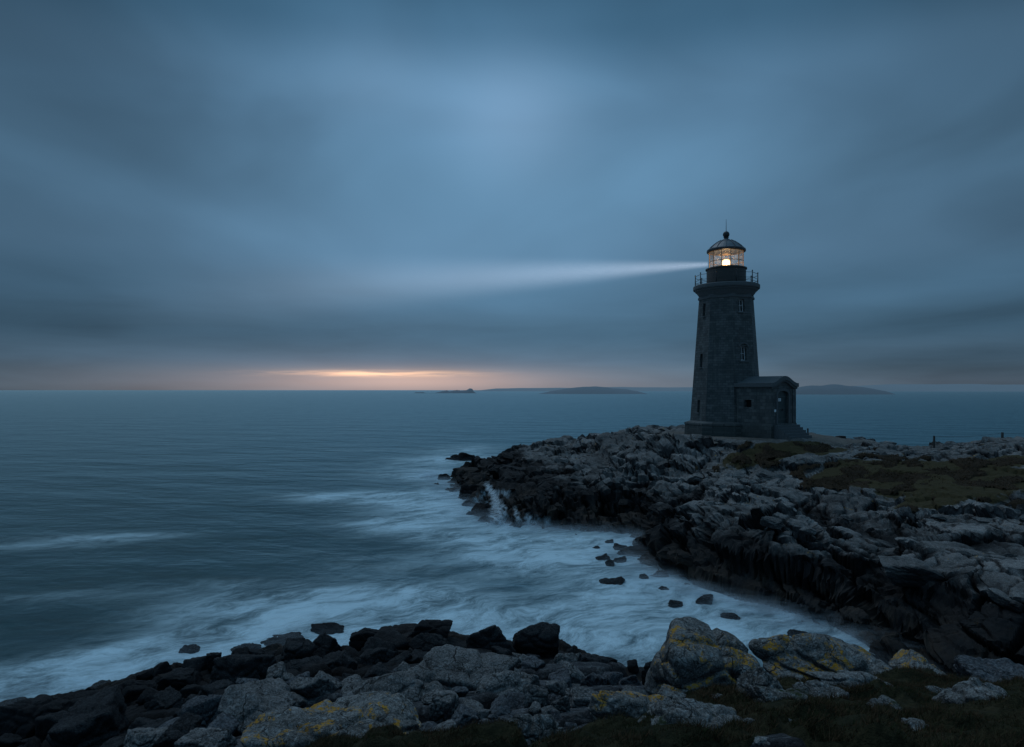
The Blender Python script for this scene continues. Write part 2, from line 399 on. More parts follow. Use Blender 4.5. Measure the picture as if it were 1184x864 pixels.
LICH = [
 (398, 842, 6.6, 226, 62, 'lichen', 'long low boulder spotted orange at the bottom left of centre', 51, -3),
 (612, 846, 6.4, 110, 40, 'pale', 'low pale boulder with patches of moss at the bottom centre', 52, 0),
 (735, 826, 6.0, 110, 56, 'lichen', 'rough ledge capped with orange lichen left of the peaked outcrop', 53, 0),
 (818, 772, 7.2, 128, 106, 'lichen', 'tall peaked outcrop with an orange crown above the surf', 54, 0),
 (985, 774, 7.8, 250, 62, 'lichen', 'longest outcrop, dipping to the right and patched orange', 55, 13),
 (968, 752, 10.5, 76, 30, 'pale', 'pale hump showing behind the longest outcrop', 56, 8),
 (1068, 782, 8.2, 104, 42, 'lichen', 'orange-edged hump at the right end of the longest outcrop', 57, 20),
 (1166, 787, 9.0, 92, 42, 'mid', 'blocky dark outcrop at the right edge above the grass', 58, 4),
 (1150, 830, 5.8, 130, 66, 'pale', 'broad pale outcrop at the right edge beside the turf', 59, 12),
 (882, 796, 6.2, 62, 46, 'pale', 'steep pale rock rising from the turf left of the flat slabs', 60, 0),
 (905, 814, 5.6, 60, 34, 'pale', 'rounded pale rock in front of the steep one', 61, 0),
 (958, 806, 6.0, 94, 32, 'pale', 'long pale slab dipping right across the turf', 62, 14),
 (1030, 823, 5.5, 66, 24, 'pale', 'low layered slab in the middle of the turf', 63, 3),
 (812, 846, 4.9, 140, 66, 'pale', 'big rough rock at the bottom edge below the peaked outcrop', 64, 8),
 (944, 862, 4.5, 56, 24, 'pale', 'small hump cut by the bottom edge left of the layered slab', 65, 5),
 (1098, 861, 4.6, 84, 30, 'pale', 'rounded hump cut by the bottom edge under the broad right outcrop', 66, 10),
 (872, 838, 5.0, 40, 14, 'pale', 'small flat stone at the end of the big bottom rock', 67, 0),
 (826, 812, 6.0, 44, 14, 'pale', 'small flat stone under the peaked outcrop', 68, 5),
 (1004, 846, 4.9, 46, 16, 'pale', 'small sunk stone in the turf just below the layered slab', 70, 6),
 (1056, 836, 5.2, 40, 13, 'pale', 'small flat stone in the turf left of the broad right outcrop', 71, 4),
 (925, 836, 5.1, 34, 14, 'pale', 'small grey stone in the turf under the long pale slab', 72, 8),
 (860, 778, 6.9, 20, 26, 'pale', 'small upright stone against the right flank of the peaked outcrop', 73, 0),
 (1010, 797, 6.6, 130, 24, 'pale', 'narrow ledge running along the foot of the longest outcrop', 74, 13),
 (1088, 806, 6.4, 60, 20, 'pale', 'low ledge at the foot of the orange-edged hump', 75, 12),
 (1050, 858, 4.6, 34, 12, 'pale', 'tiny stone in the turf at the bottom edge left of the rounded hump', 76, 3),
 (885, 862, 4.5, 40, 14, 'pale', 'tiny stone at the bottom edge right of the big rough rock', 77, 3),
 (780, 806, 6.6, 50, 22, 'lichen', 'small orange-capped stone at the left foot of the peaked outcrop', 78, 4),
 (560, 856, 6.2, 60, 22, 'lichen', 'mossy orange-flecked stone at the bottom edge in the middle', 79, 4),
 (690, 862, 5.2, 56, 20, 'pale', 'low stone in the moss at the bottom edge right of centre', 69, 0),
]

# ------------------------------------------------------------------ base terrain
A = []
def an(px, py, Y): A.append(P(px, py, Y))
for a in [(560,533,84),(600,519,83),(640,507,80),(700,500,78),(740,494,77),(770,491,76),(640,540,70),(600,545,72),(560,553,76),(700,530,70),(700,560,60),(650,582,58),
          (600,585,62),(575,575,65),
          (760,518,68),(770,499,72),(800,520,62),(800,560,54.5),(800,588,50.5),(740,600,53.5),(740,578,56),(760,618,47.5),(780,640,43.2),(830,640,42),
          (840,508,61.8),(870,518,58),(870,560,50),(870,600,45),(870,650,39.5),(820,660,39.8),(900,690,35.6),
          (950,518,60),(950,550,50),(950,600,43),(950,660,36.5),(1000,690,33.2),(1050,520,55),(1050,560,46),(1050,610,39),(1050,680,32),(1060,742,27.5),
          (1150,530,46),(1150,570,40),(1150,620,34.5),(1150,690,29),(1150,752,25),(1300,530,46),(1300,560,42),(1300,650,32),(1300,750,24.5),(1500,560,42),(1500,650,32),
          (1500,750,24),(1000,515,64),(1040,516,60),(1090,516,56),(1130,514,52),(1184,514,48),(1300,512,48),(1500,512,48),(960,505,66)]: an(*a)
# tower platform
for dx, dy in ((0,0),(-5.5,-2),(5,-5),(6,3),(-4,5),(3,6),(10,0),(11,-4),(12,3),(0,-5),(-7,2)): A.append((20.4+dx, 65+dy, 6.8 if dx < 8 else 6.7))
# back slope of the headland
for x, y, z in ((-8,90,-1.5),(0,97,-1.5),(8,98,-1),(20,97,-1),(34,92,-1),(50,85,-.5),(70,80,0),(14,88,3),(24,86,3.5),(36,80,4),(4,90,1),(50,70,5.5),(60,60,7),(42,62,5.2)): A.append((x,y,z))
# headland waterline
WL_H = [(-10.5,90),(-9.8,84)]
for px, py in ((512,556),(545,583),(560,602),(600,609),(650,612),(700,612),(735,620),(738,640),(760,665),(800,681),(850,696),(900,709),(945,717),(1000,737),(1080,765)):
    Y = 8679.0/(py-451); WL_H.append(((px-CX)/F*Y, Y))
for i, (x, y) in enumerate(WL_H[1:]):
    A.append((x, y, -0.05))
for (x, y) in ((-14,84),(-9,70),(-6,60),(-3,54),(2,51),(6,50.5),(7.5,47),(6,43),(8,37),(11.5,34),(13.5,31),(-16,92),(-20,75),(-12,50),(0,40),(-20,40),(-45,80),(-30,30)): A.append((x, y, -2.2))
# gully between the two shores
for (x, y) in ((6,30),(10,29),(13,28.5),(15.5,26.5),(17.5,24.5)): A.append((x, y, -1.2))
A.append((20.5,22.5,.3)); A.append((25,20,2))
# near shore
for a in [(1000,864,4.2),(800,864,4.4),(600,864,5.1),(420,864,6.3),(250,864,9),(100,864,14),(0,864,17),(1150,806,7),(1000,806,6.4),(900,800,6.8),(850,800,7),(1000,779,8.4),
          (1184,830,5.5),(1300,800,7),(1300,864,4.3),(700,797,12),(640,806,10),(600,800,12.3),(520,776,16),(450,797,13),(400,806,11.5),(700,775,16),(640,762,21),(520,757,21.5),(420,760,21.5),
          (350,768,21),(300,782,20),(200,806,18.5),(100,826,18),(0,845,17.3),(-100,864,16.5),(760,806,8.5),(1184,864,4.2)]: an(*a)
WL_N = []
for px, py in ((-150,848),(0,824),(100,802),(200,784),(300,760),(400,748),(520,742),(640,757),(740,783)):
    Y = 8679.0/(py-451); WL_N.append(((px-CX)/F*Y, Y)); A.append((*WL_N[-1], 0)); A.append((WL_N[-1][0]-.6, WL_N[-1][1]+3.2, -2.2))
for x, y, z in ((5,22,.2),(4.6,16,3.2),(6,15,2.6),(6,11,5.3),(8,14,3.2),(8,20,.4),(11,19,.8),(11,13,3.8),(14,18,1.6),(14,12,5),(3.6,12,5.0),(2.8,9,6.6),(18,18,3),(18,12,6),
                (0,2.5,9.3),(4,2.5,9.3),(-3,2.5,8.8),(-7,4,6.5),(-12,6,4.2),(-16,10,2.5),(-20,14,1.5),(-8,9,4.6),(10,4,8.8),(16,6,8.4),(24,12,6.5),(-26,16,-.3),(-30,12,.2)): A.append((x, y, z))
WL_N += [(5,24.5),(9,24),(12,23),(15,22)]
for (px, py, Y, w, h, k, lab, sd) in BL:
    if k == 'sea': continue
    p = P(px, py, Y); A.append((p[0], p[1], p[2] - .22*h*Y/F))
for (px, py, Y, w, h, k, lab, sd, tl) in LICH:
    p = P(px, py, Y); A.append((p[0], p[1] + .05, p[2] - .30*h*Y/F))
A = np.array(A, np.float64)
def kern(d): return d
n = len(A)
D = np.hypot(A[:, None, 0]-A[None, :, 0], A[:, None, 1]-A[None, :, 1])
# smoothing grows with distance from the viewer's ledge
K = np.zeros((n+3, n+3)); K[:n, :n] = -kern(D) ; K[:n, n] = 1; K[:n, n+1:] = A[:, :2]; K[n, :n] = 1; K[n+1:, :n] = A[:, :2].T
K[np.arange(n), np.arange(n)] += .12 + .02*np.clip(A[:,1]-10, 0, 40)
W = np.linalg.solve(K, np.concatenate([A[:, 2], [0, 0, 0]]))
def _raw(x, y):
    out = np.full(x.shape, W[n]) + W[n+1]*x + W[n+2]*y
    for i in range(n):
        out -= W[i]*np.sqrt((x-A[i, 0])**2+(y-A[i, 1])**2 + .04)
    return out
GX0, GY0, GS = -50.0, 0.0, 0.25
gx = np.arange(GX0, 110, GS); gy = np.arange(GY0, 130, GS)
XX, YY = np.meshgrid(gx, gy)
GZ = _raw(XX, YY)
# level the tower platform
dd = np.hypot(XX-21.5, (YY-64.5)); w_ = sstep(9.5, 6.5, dd); GZ = GZ*(1-w_) + 6.8*w_
def _poly_in(x, y, pl):
    best = np.full(x.shape, 1e9)
    for (x0, y0), (x1, y1) in zip(pl[:-1], pl[1:]):
        dx, dy = x1-x0, y1-y0; t_ = np.clip(((x-x0)*dx+(y-y0)*dy)/(dx*dx+dy*dy), 0, 1)
        best = np.minimum(best, np.hypot(x-x0-t_*dx, y-y0-t_*dy))
    return best
_d = np.where(GZ > -.05, _poly_in(XX, YY, WL_H), 0)
_cn = fbm(np.stack([XX.ravel(), YY.ravel(), 0*XX.ravel()], 1)*.13, 3, 404).reshape(XX.shape)
GZ = GZ + np.where(YY > 24, 1.75*(.75+1.1*_cn)*(1+.5*np.exp(-((XX-14)/6)**2-((YY-38)/7)**2))*sstep(.0, 1.8, _d)*(1-sstep(2.0, 13, _d))*sstep(-7, 5, XX), 0)
def blur(a, k):
    for _ in range(k):
        a = (a + np.roll(a, 1, 0) + np.roll(a, -1, 0))/3; a = (a + np.roll(a, 1, 1) + np.roll(a, -1, 1))/3
    return a
GZ = np.where(XX < -27, -3.0, GZ); GZ = np.where((XX < -13) & (YY > 40), -3.0, GZ)
B1 = blur(GZ, 2); B2 = blur(GZ, 3); wf = sstep(14, 30, YY); GZ = B1*(1-wf)+B2*wf
GZ[:, :16] = -3.0
def H(x, y):
    fx = np.clip((np.asarray(x)-GX0)/GS, 0, len(gx)-1.001); fy = np.clip((np.asarray(y)-GY0)/GS, 0, len(gy)-1.001)
    i = fx.astype(int); j = fy.astype(int); fx = fx-i; fy = fy-j
    return (GZ[j, i]*(1-fx)+GZ[j, i+1]*fx)*(1-fy)+(GZ[j+1, i]*(1-fx)+GZ[j+1, i+1]*fx)*fy
def HN(x, y, e=.35):
    gx_ = (H(x+e, y)-H(x-e, y))/(2*e); gy_ = (H(x, y+e)-H(x, y-e))/(2*e)
    v = np.stack([-gx_, -gy_, np.ones_like(gx_)], 1); return v/np.linalg.norm(v, axis=1, keepdims=True)
# where the viewing ray through (px, py) meets the smooth ground
def onground(px, py, y0=3, y1=110):
    Y = np.arange(y0, y1, .1); x = (px-CX)/F*Y; z = CAM_H-(py-HY)/F*Y
    hit = np.nonzero(H(x, Y) > z)[0]
    k = hit[0] if len(hit) else len(Y)-1
    return x[k], Y[k]

def blob(x, y, cx, cy, rx, ry, rot=0):
    c, s = math.cos(rot), math.sin(rot); dx, dy = x-cx, y-cy
    return 1-np.sqrt(((dx*c+dy*s)/rx)**2+((-dx*s+dy*c)/ry)**2)
GR = []   # grass ellipses on the headland: world centre, radii
for px, py, rx, ry, y0 in ((893,523,4.5,1.9,50),(935,519,4.0,1.8,50),(1000,545,4.6,3.2,40),(1050,552,5.0,3.2,38),(1110,556,4.5,2.8,34),(1165,560,4.0,2.6,32),(1085,575,3.0,1.6,32),(975,503,4.5,2.0,55),(1150,533,3,1.6,40)):
    gxp, gyp = onground(px, py, y0); GR.append((gxp, gyp, rx, ry))
def grass_mask(x, y):
    g = np.full(np.shape(x), -1.0)
    for c in GR: g = np.maximum(g, blob(x, y, *c))
    return g
TURF = [(2.35,7.6,.55,.5),(3.0,7.4,.6,.35),(5.2,6.4,1.5,1.0),(2.6,6.9,1.1,.7),(3.2,4.6,1.2,.55),(2.0,5.6,1.0,.45),(3.9,5.4,1.5,.8),(1.0,4.9,.8,.5),(-.6,5.4,.6,.5),(4.3,7.3,1.2,.5),(-1.4,5.9,.5,.35)]
def turf_mask(x, y):
    g = np.full(np.shape(x), -1.0)
    for c in TURF: g = np.maximum(g, blob(x, y, *c))
    return g
PATH = [(15.4,68.5,2.0),(15.2,66,2.4),(16.4,62.8,2.3),(20,61.4,2.6),(25,61.5,3.4),(29,63,3.0),(33,63,2.6),(37,61,2.4),(40,58.5,2.2),(43.5,56,2.0),(48,54,1.8)]
def path_mask(x, y):
    g = np.full(np.shape(x), -1.0)
    for (x0, y0, r0), (x1, y1, r1) in zip(PATH[:-1], PATH[1:]):
        dx, dy = x1-x0, y1-y0; t_ = np.clip(((x-x0)*dx+(y-y0)*dy)/(dx*dx+dy*dy), 0, 1)
        r_ = r0+(r1-r0)*t_
        g = np.maximum(g, 1-np.hypot(x-x0-t_*dx, y-y0-t_*dy)/r_)
    g = np.maximum(g, blob(x, y, 21.5, 65, 7.0, 5.6))
    return g

def rot_pts(p, rx, rz):
    c, s = math.cos(rz), math.sin(rz); x = p[:, 0]*c-p[:, 1]*s; y = p[:, 0]*s+p[:, 1]*c; z = p[:, 2]
    c, s = math.cos(rx), math.sin(rx); return np.stack([x, y*c-z*s, y*s+z*c], 1)

def displace(V, N, amp):
    """blocky jointed granite: three sizes of jointed blocks pushed along the surface normal"""
    wp = np.stack([fbm(V*.30, 3, 11), fbm(V*.30+40, 3, 12), fbm(V*.30+80, 3, 13)], 1)
    # bedding dips to the right and towards the sea
    ax = np.array([.86, -.46, -.20]); ax /= np.linalg.norm(ax); az_ = np.array([.10, -.22, 1.0]); az_ -= ax*(az_@ax); az_ /= np.linalg.norm(az_); ay = np.cross(az_, ax)
    Vw = V + wp*.5
    q = np.stack([Vw@ax, Vw@ay, Vw@az_], 1)
    tot = np.zeros(len(V), np.float32); crack = np.zeros(len(V), np.float32)
    big = fbm(V*.16, 3, 5); tone = np.zeros(len(V), np.float32); es = []
    tot += big*.8*amp
    rgl = sstep(-.25, .35, fbm(V*.12+9, 3, 44))       # slabby in places, rubbly in others
    for (sx, sy, sz, a, cd, seed, cw) in ((4.6, 2.7, 1.3, .70, .42, 3, .028), (1.7, 1.2, .55, .30, .20, 4, .042), (.65, .5, .26, .085, .06, 6, .08)):
        F1, F2, rid, off = voronoi(q/np.array([sx, sy, sz]), seed, .95)
        e = F2-F1; tone += (rid[:, 1]-.5)*(.5 if seed < 6 else .3)
        tilt = (off*(rid-.5)).sum(1)
        aa = a*(1 if seed == 3 else (.35+.85*rgl))
        tot += amp*aa*((rid[:, 0]-.5)*.85 + tilt*2.1)
        pr = 1-sstep(0, cw*2.6, e)
        tot -= amp*cd*pr*(1 if seed == 3 else (.4+.7*rgl))
        es.append(e)
    tot += amp*.035*fbm(V*4.5, 3, 9)
    return tot, es, tone

def icosphere(level):
    import bmesh
    bm = bmesh.new(); bmesh.ops.create_icosphere(bm, subdivisions=level, radius=1.0)
    v = np.array([q.co[:] for q in bm.verts], np.float32); f = np.array([[q.index for q in fc.verts] for fc in bm.faces], np.int32)
    bm.free(); return v, f
ICO = {k: icosphere(k) for k in (3, 4, 5, 6)}

def rock_shape(level, size, seed, planes=11, k=16, rough=.05, crack=.05, flat=0.0):
    rg = np.random.default_rng(seed*13+5)
    U, Fc = ICO[level]
    # a few roughly orthogonal joint planes plus random chips
    B = np.linalg.qr(rg.normal(size=(3, 3)) * .35 + np.eye(3))[0]
    ns = [B[i]*s for i in range(3) for s in (1, -1)]
    ns = [q + rg.normal(size=3)*.16 for q in ns]
    ds = list(rg.uniform(.78, .98, 6))
    for _ in range(planes):
        q = rg.normal(size=3); ns.append(q); ds.append(rg.uniform(.86, 1.12))
    ns = np.array([q/np.linalg.norm(q) for q in ns]); ds = np.array(ds)
    t_ = np.clip(U@ns.T, 0, None)/ds
    r_ = 1/((t_**k).sum(1)**(1/k))
    V = U*r_[:, None]
    V /= np.abs(V).max(0)
    size = np.array(size)
    V = V*size/2
    mn = float(np.mean(size))
    off = rg.uniform(-50, 50, 3)
    d = rough*mn*fbm(V/mn*3+off, 4, seed)
    F1, F2, rid, o2 = voronoi((V/mn*np.array([2.2, 2.2, 4.0])+off + .3*fbm(V/mn*2+off, 2, 3)[:, None]), seed)
    e = F2-F1
    d += crack*mn*((rid[:, 0]-.5)*.9) - crack*mn*1.0*(1-sstep(0, .16, e))
    F1, F2, rid, o2 = voronoi(V/mn*np.array([6, 6, 9.0])+off, seed+1)
    d += crack*.35*mn*((rid[:, 0]-.5)) - crack*.3*mn*(1-sstep(0, .25, F2-F1))
    V = V + U*d[:, None]
    return V.astype(np.float32), Fc

def rotz(V, a):
    c, s = math.cos(a), math.sin(a); return np.stack([V[:, 0]*c-V[:, 1]*s, V[:, 0]*s+V[:, 1]*c, V[:, 2]], 1)
def roty(V, a):
    c, s = math.cos(a), math.sin(a); return np.stack([V[:, 0]*c+V[:, 2]*s, V[:, 1], -V[:, 0]*s+V[:, 2]*c], 1)


def bedrock_blocks():
    """jointed slabs of the bedrock, lying along the bedding, part of the headland itself"""
    rg = np.random.default_rng(99)
    ax = np.array([.86, -.46, -.16]); ax /= np.linalg.norm(ax); az_ = np.array([.08, -.26, 1.0]); az_ -= ax*(az_@ax); az_ /= np.linalg.norm(az_); ay = np.cross(az_, ax)
    Bm = np.stack([ax, ay, az_], 0)
    shapes = [rock_shape(4, (1.0, .68, .5), 700+i, planes=5, k=34, rough=.012, crack=.035)[0] for i in range(24)]
    Fc = ICO[4][1]; VV = []; FF = []; TT = []; CC = []; GG = []; n0 = 0; placed = 0
    pts = []
    want = 330; tries = 0
    cell = {}
    while placed < want and tries < 40000:
        tries += 1
        Y = rg.uniform(25, 92); X = rg.uniform(-10, 62)
        if rg.random() > np.interp(Y, [25, 45, 92], [1, .85, .45]): continue
        if math.atan2(X, Y) > R(43): continue
        z = float(H(X, Y))
        if z < -.3: continue
        if float(path_mask(np.array([X]), np.array([Y]))[0]) > -.35 or math.hypot(X-21, Y-64.5) < 8.5: continue
        gm = float(grass_mask(np.array([X]), np.array([Y]))[0])
        if gm > .05 and rg.random() > .12: continue
        s_ = min(3.0, .75*(1-rg.random())**-.45) * (1.25 if z < 2.5 else 1.0) * (.6 if gm > -.05 else 1)
        if z > 5.6: s_ = min(s_, 1.5)
        if any(math.hypot(X-q[0], Y-q[1]) < .36*(s_+q[2]) for k_ in ((int(X//3)+i, int(Y//3)+j) for i in (-1, 0, 1) for j in (-1, 0, 1)) for q in cell.get(k_, ())): continue
        cell.setdefault((int(X//3), int(Y//3)), []).append((X, Y, s_)); placed += 1
        V = shapes[placed % 24]*np.array([s_*rg.uniform(.8, 1.35), s_*rg.uniform(.8, 1.2), s_*rg.uniform(.6, 1.15)])
        a1, a2, a3 = rg.normal(0, .22), rg.normal(0, .09), rg.normal(0, .09)
        if z < 2.2: a1, a2, a3 = a1*2, a2*2.5, a3*2.5
        V = roty(rotz(V, a1+(PI if rg.random() < .5 else 0)), a2); V = V@Bm
        zt = float(HT(np.array([X]), np.array([Y]))[0])
        V = V+np.array([X, Y, zt-.03*s_])
        VV.append(V); FF.append(Fc+n0); n0 += len(V); TT.append(np.full(len(V), rg.uniform(-.35, .35)))
    return np.concatenate(VV), np.concatenate(FF), np.concatenate(TT)

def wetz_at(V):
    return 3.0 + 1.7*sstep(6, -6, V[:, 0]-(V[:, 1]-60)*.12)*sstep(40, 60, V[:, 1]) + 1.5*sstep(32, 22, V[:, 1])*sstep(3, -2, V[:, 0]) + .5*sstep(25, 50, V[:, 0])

def terr(u, a=.5, b=.92):
    fl = np.floor(u); return fl+sstep(a, b, u-fl)
def HT(x, y):
    """ground height broken into ledges that follow the bedding"""
    z = H(x, y); p = np.stack([x, y, 0*x], 1).astype(np.float32)
    w = fbm(p*.16, 3, 201)*1.5 + fbm(p*.7, 2, 203)*.12
    tl = .05*x - .03*y
    k = sstep(24, 33, y+.5*np.clip(x, 0, 60)*0+.0)*sstep(-.3, .5, z)
    g = np.clip(np.maximum(sstep(-.1, .3, grass_mask(x, y)), sstep(-.45, .05, path_mask(x, y))), 0, 1)
    k = k*(1-g)
    st1 = 1.9; st2 = .62
    z1 = (terr((z+tl+w)/st1))*st1-tl-w
    z2 = z + .62*(z1-z)*sstep(5.6, 4.0, z) + .22*(z1-z)*sstep(4.0, 5.6, z)
    w2 = fbm(p*.5+7, 3, 205)*.7
    z3 = (terr((z2+tl*1.5+w2)/st2, .45, .95))*st2-tl*1.5-w2
    z4 = z2+.38*(z3-z2)
    return z*(1-k)+z4*k
def HTN(x, y, e=.22):
    gx_ = (HT(x+e, y)-HT(x-e, y))/(2*e); gy_ = (HT(x, y+e)-HT(x, y-e))/(2*e)
    v = np.stack([-gx_, -gy_, np.ones_like(gx_)], 1); return v/np.linalg.norm(v, axis=1, keepdims=True)

def build_terrain():
    ang = np.radians(np.arange(-56, 64, .105)); rad = np.exp(np.arange(math.log(1.9), math.log(122), .0036))
    AA, RR = np.meshgrid(ang, rad)
    X = RR*np.sin(AA); Y = RR*np.cos(AA)
    Z = H(X, Y)
    keep = (Z > -1.9) & (Y > .6)
    k2 = keep.copy(); k2[1:] |= keep[:-1]; k2[:-1] |= keep[1:]; k2[:, 1:] |= keep[:, :-1]; k2[:, :-1] |= keep[:, 1:]
    idx = -np.ones(X.shape, np.int64); idx[k2] = np.arange(k2.sum())
    V = np.stack([X[k2], Y[k2], HT(X[k2], Y[k2])], 1)
    N = HTN(V[:, 0], V[:, 1]); NS = HN(V[:, 0], V[:, 1], 1.0)
    g = grass_mask(V[:, 0], V[:, 1]); p = path_mask(V[:, 0], V[:, 1]); tf = turf_mask(V[:, 0], V[:, 1])
    wn = fbm(V*.9, 3, 77)*.45
    gm = sstep(-.05, .35, g+wn*.6); pm = sstep(-.12, .12, p+wn*.25); tm = sstep(-.1, .2, tf)
    dist = np.hypot(V[:, 0], V[:, 1])
    amp = np.interp(dist, [0, 8, 20, 30, 50, 100], [.22, .30, .55, .9, 1.05, 1.15])
    amp = amp*(1-.72*gm)*(1-.93*pm)*(1-.7*tm)
    amp = amp*(.55+.55*sstep(.99, .88, NS[:, 2]))
    d, es, tone = displace(V, N, 1.0)
    # terrain falls in broken steps where it is steep
    NH = N.copy(); st = sstep(.86, .55, N[:, 2])
    V2 = V + N*(d*amp)[:, None]
    V2[:, 2] -= .10*pm+.05*gm+.03*tm
    V2[:, 2] -= .16*(1-tm)*sstep(34, 24, V[:, 1]+.6*V[:, 0])*sstep(4, 8, dist)*sstep(3, -1, V[:, 0])
    V2[:, 2] -= 2.0*sstep(3.7, 2.0, np.hypot(V[:, 0]-20.4, V[:, 1]-65))
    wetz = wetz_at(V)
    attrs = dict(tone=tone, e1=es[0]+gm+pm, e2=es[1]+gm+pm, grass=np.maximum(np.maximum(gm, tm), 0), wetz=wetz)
    i0 = idx[:-1, :-1]; i1 = idx[:-1, 1:]; i2 = idx[1:, 1:]; i3 = idx[1:, :-1]
    ok = (i0 >= 0) & (i1 >= 0) & (i2 >= 0) & (i3 >= 0)
    Fc = np.stack([i0[ok], i1[ok], i2[ok], i3[ok]], 1)
    # split at the gully
    cen = V[Fc].mean(1)
    gl = np.array([(-60,45),(0,40),(6,30),(10,29),(13,28.5),(15.5,26.5),(17.5,24.5),(20.5,22.5),(25,20),(40,14),(120,5)])
    yl = np.interp(cen[:, 0], gl[:, 0], gl[:, 1])
    far = cen[:, 1] > yl
    objs = []
    for nm, sel, mt in (('headland', far, M['headland']), ('foreshore', ~far, M['foreshore'])):
        f = Fc[sel]; u, inv = np.unique(f, return_inverse=True)
        vv, ff, at = V2[u], inv.reshape(f.shape)[:, ::-1], {k: v[u] for k, v in attrs.items()}
        q_ = None
        if nm == 'headland':
            bv, bf, bt = bedrock_blocks()
            tri = np.concatenate([np.concatenate([ff[:, [0, 1, 2]], ff[:, [0, 2, 3]]]), bf+len(vv)])
            at = dict(tone=np.concatenate([at['tone'], bt]), e1=np.concatenate([at['e1'], 0*bt+1]), e2=np.concatenate([at['e2'], 0*bt+1]), grass=np.concatenate([at['grass'], 0*bt]), wetz=np.concatenate([at['wetz'], wetz_at(bv)]))
            vv = np.concatenate([vv, bv]); ff = tri
        o = np_mesh(nm, vv, ff, mt, nm != 'headland', at)
        tag(o, kind='structure'); objs.append(o)
    return objs
headland, foreshore = build_terrain()
headland['label'] = 'grey jointed granite headland with black tide-washed cliffs'
foreshore['label'] = 'dark rocky ground sloping to the sea under the near boulders'

def bvh_of(o):
    me = o.data; v = np.empty(len(me.vertices)*3, np.float32); me.vertices.foreach_get('co', v)
    f = np.empty(len(me.loops), np.int32); me.polygons.foreach_get('vertices', f)
    return BVHTree.FromPolygons(v.reshape(-1, 3).tolist(), f.reshape(-1, len(me.loops)//len(me.polygons)).tolist())
BV_H = bvh_of(headland); BV_F = bvh_of(foreshore)
def drop(x, y):
    best = None
    for b in (BV_H, BV_F):
        r_ = b.ray_cast(Vector((x, y, 40)), Vector((0, 0, -1)))
        if r_[0] is not None and (best is None or r_[0].z > best): best = r_[0].z
    return best
def raypix(px, py):
    d = Vector(((px-CX)/F, 1, -(py-HY)/F)).normalized(); best = None
    for b in (BV_H, BV_F):
        r_ = b.ray_cast(Vector((0, 0, CAM_H)), d)
        if r_[0] is not None and (best is None or r_[3] < best[3]): best = r_
    return best

# ------------------------------------------------------------------ sheets: path, headland grass
def sheet(name, mask, x0, x1, y0, y1, step, mat, lift, label, th=0.0, jag=.25, attrs=None):
    xs = np.arange(x0, x1, step); ys = np.arange(y0, y1, step); X, Y = np.meshgrid(xs, ys)
    p = np.stack([X.ravel(), Y.ravel(), np.zeros(X.size)], 1)
    m = mask(X, Y) + (fbm(p*.8, 4, 91)*jag).reshape(X.shape)
    Z = H(X, Y) + lift*sstep(th-.10, th+.18, m) - .35*sstep(th+.05, th-.25, m) + (fbm(p*1.7, 3, 92)*.05).reshape(X.shape)
    k = m > th-.2
    idx = -np.ones(X.shape, np.int64); idx[k] = np.arange(k.sum())
    i0 = idx[:-1, :-1]; i1 = idx[:-1, 1:]; i2 = idx[1:, 1:]; i3 = idx[1:, :-1]
    ok = (i0 >= 0) & (i1 >= 0) & (i2 >= 0) & (i3 >= 0)
    o = np_mesh(name, np.stack([X[k], Y[k], Z[k]], 1), np.stack([i0[ok], i1[ok], i2[ok], i3[ok]], 1), mat)
    return o
def ground_mat(name, a, b_, sc, bump=.5, spec=.1):
    m, t, b = new_mat(name)
    pos = t.new('ShaderNodeNewGeometry').outputs['Position']
    n1 = t.noise(pos, sc, 6, .7); n2 = t.noise(pos, sc*7, 4, .7); n3 = t.noise(pos, sc*.2, 3, .5)
    c = t.mix(t.smooth(t.m('ADD', t.m('MULTIPLY', n1, .6), t.m('MULTIPLY', n3, .4)), .35, .65), a, b_)
    c = t.mix(t.m('MULTIPLY', t.smooth(n2, .4, .62), .6), c, tuple(q*.4 for q in a))
    t.put(b.inputs['Base Color'], c); b.inputs['Roughness'].default_value = .95; b.inputs['Specular IOR Level'].default_value = spec
    n4 = t.noise(pos, sc*22, 3, .7)
    t.put(b.inputs['Normal'], t.bump(t.m('ADD', n1, t.m('ADD', t.m('MULTIPLY', n2, .4), t.m('MULTIPLY', n4, .2))), bump, .10)); return m
M['path'] = ground_mat('trodden_gravel', (.125, .112, .10), (.20, .18, .158), 1.5, .35)
M['turfbase'] = ground_mat('peaty_turf', (.022, .024, .012), (.055, .044, .022), 2.5, .8)
M['heath'] = ground_mat('brown_heath', (.028, .020, .013), (.058, .038, .023), 1.1, .8)
pth = sheet('path', path_mask, 6, 52, 50, 76, .12, M['path'], .0, '')
tag(pth, 'trodden gravel apron and track around the lighthouse foot', None, None, 'structure')
hth = sheet('heath_grass', grass_mask, 2, 60, 30, 75, .12, M['heath'], .05, '', .40, 1.7)

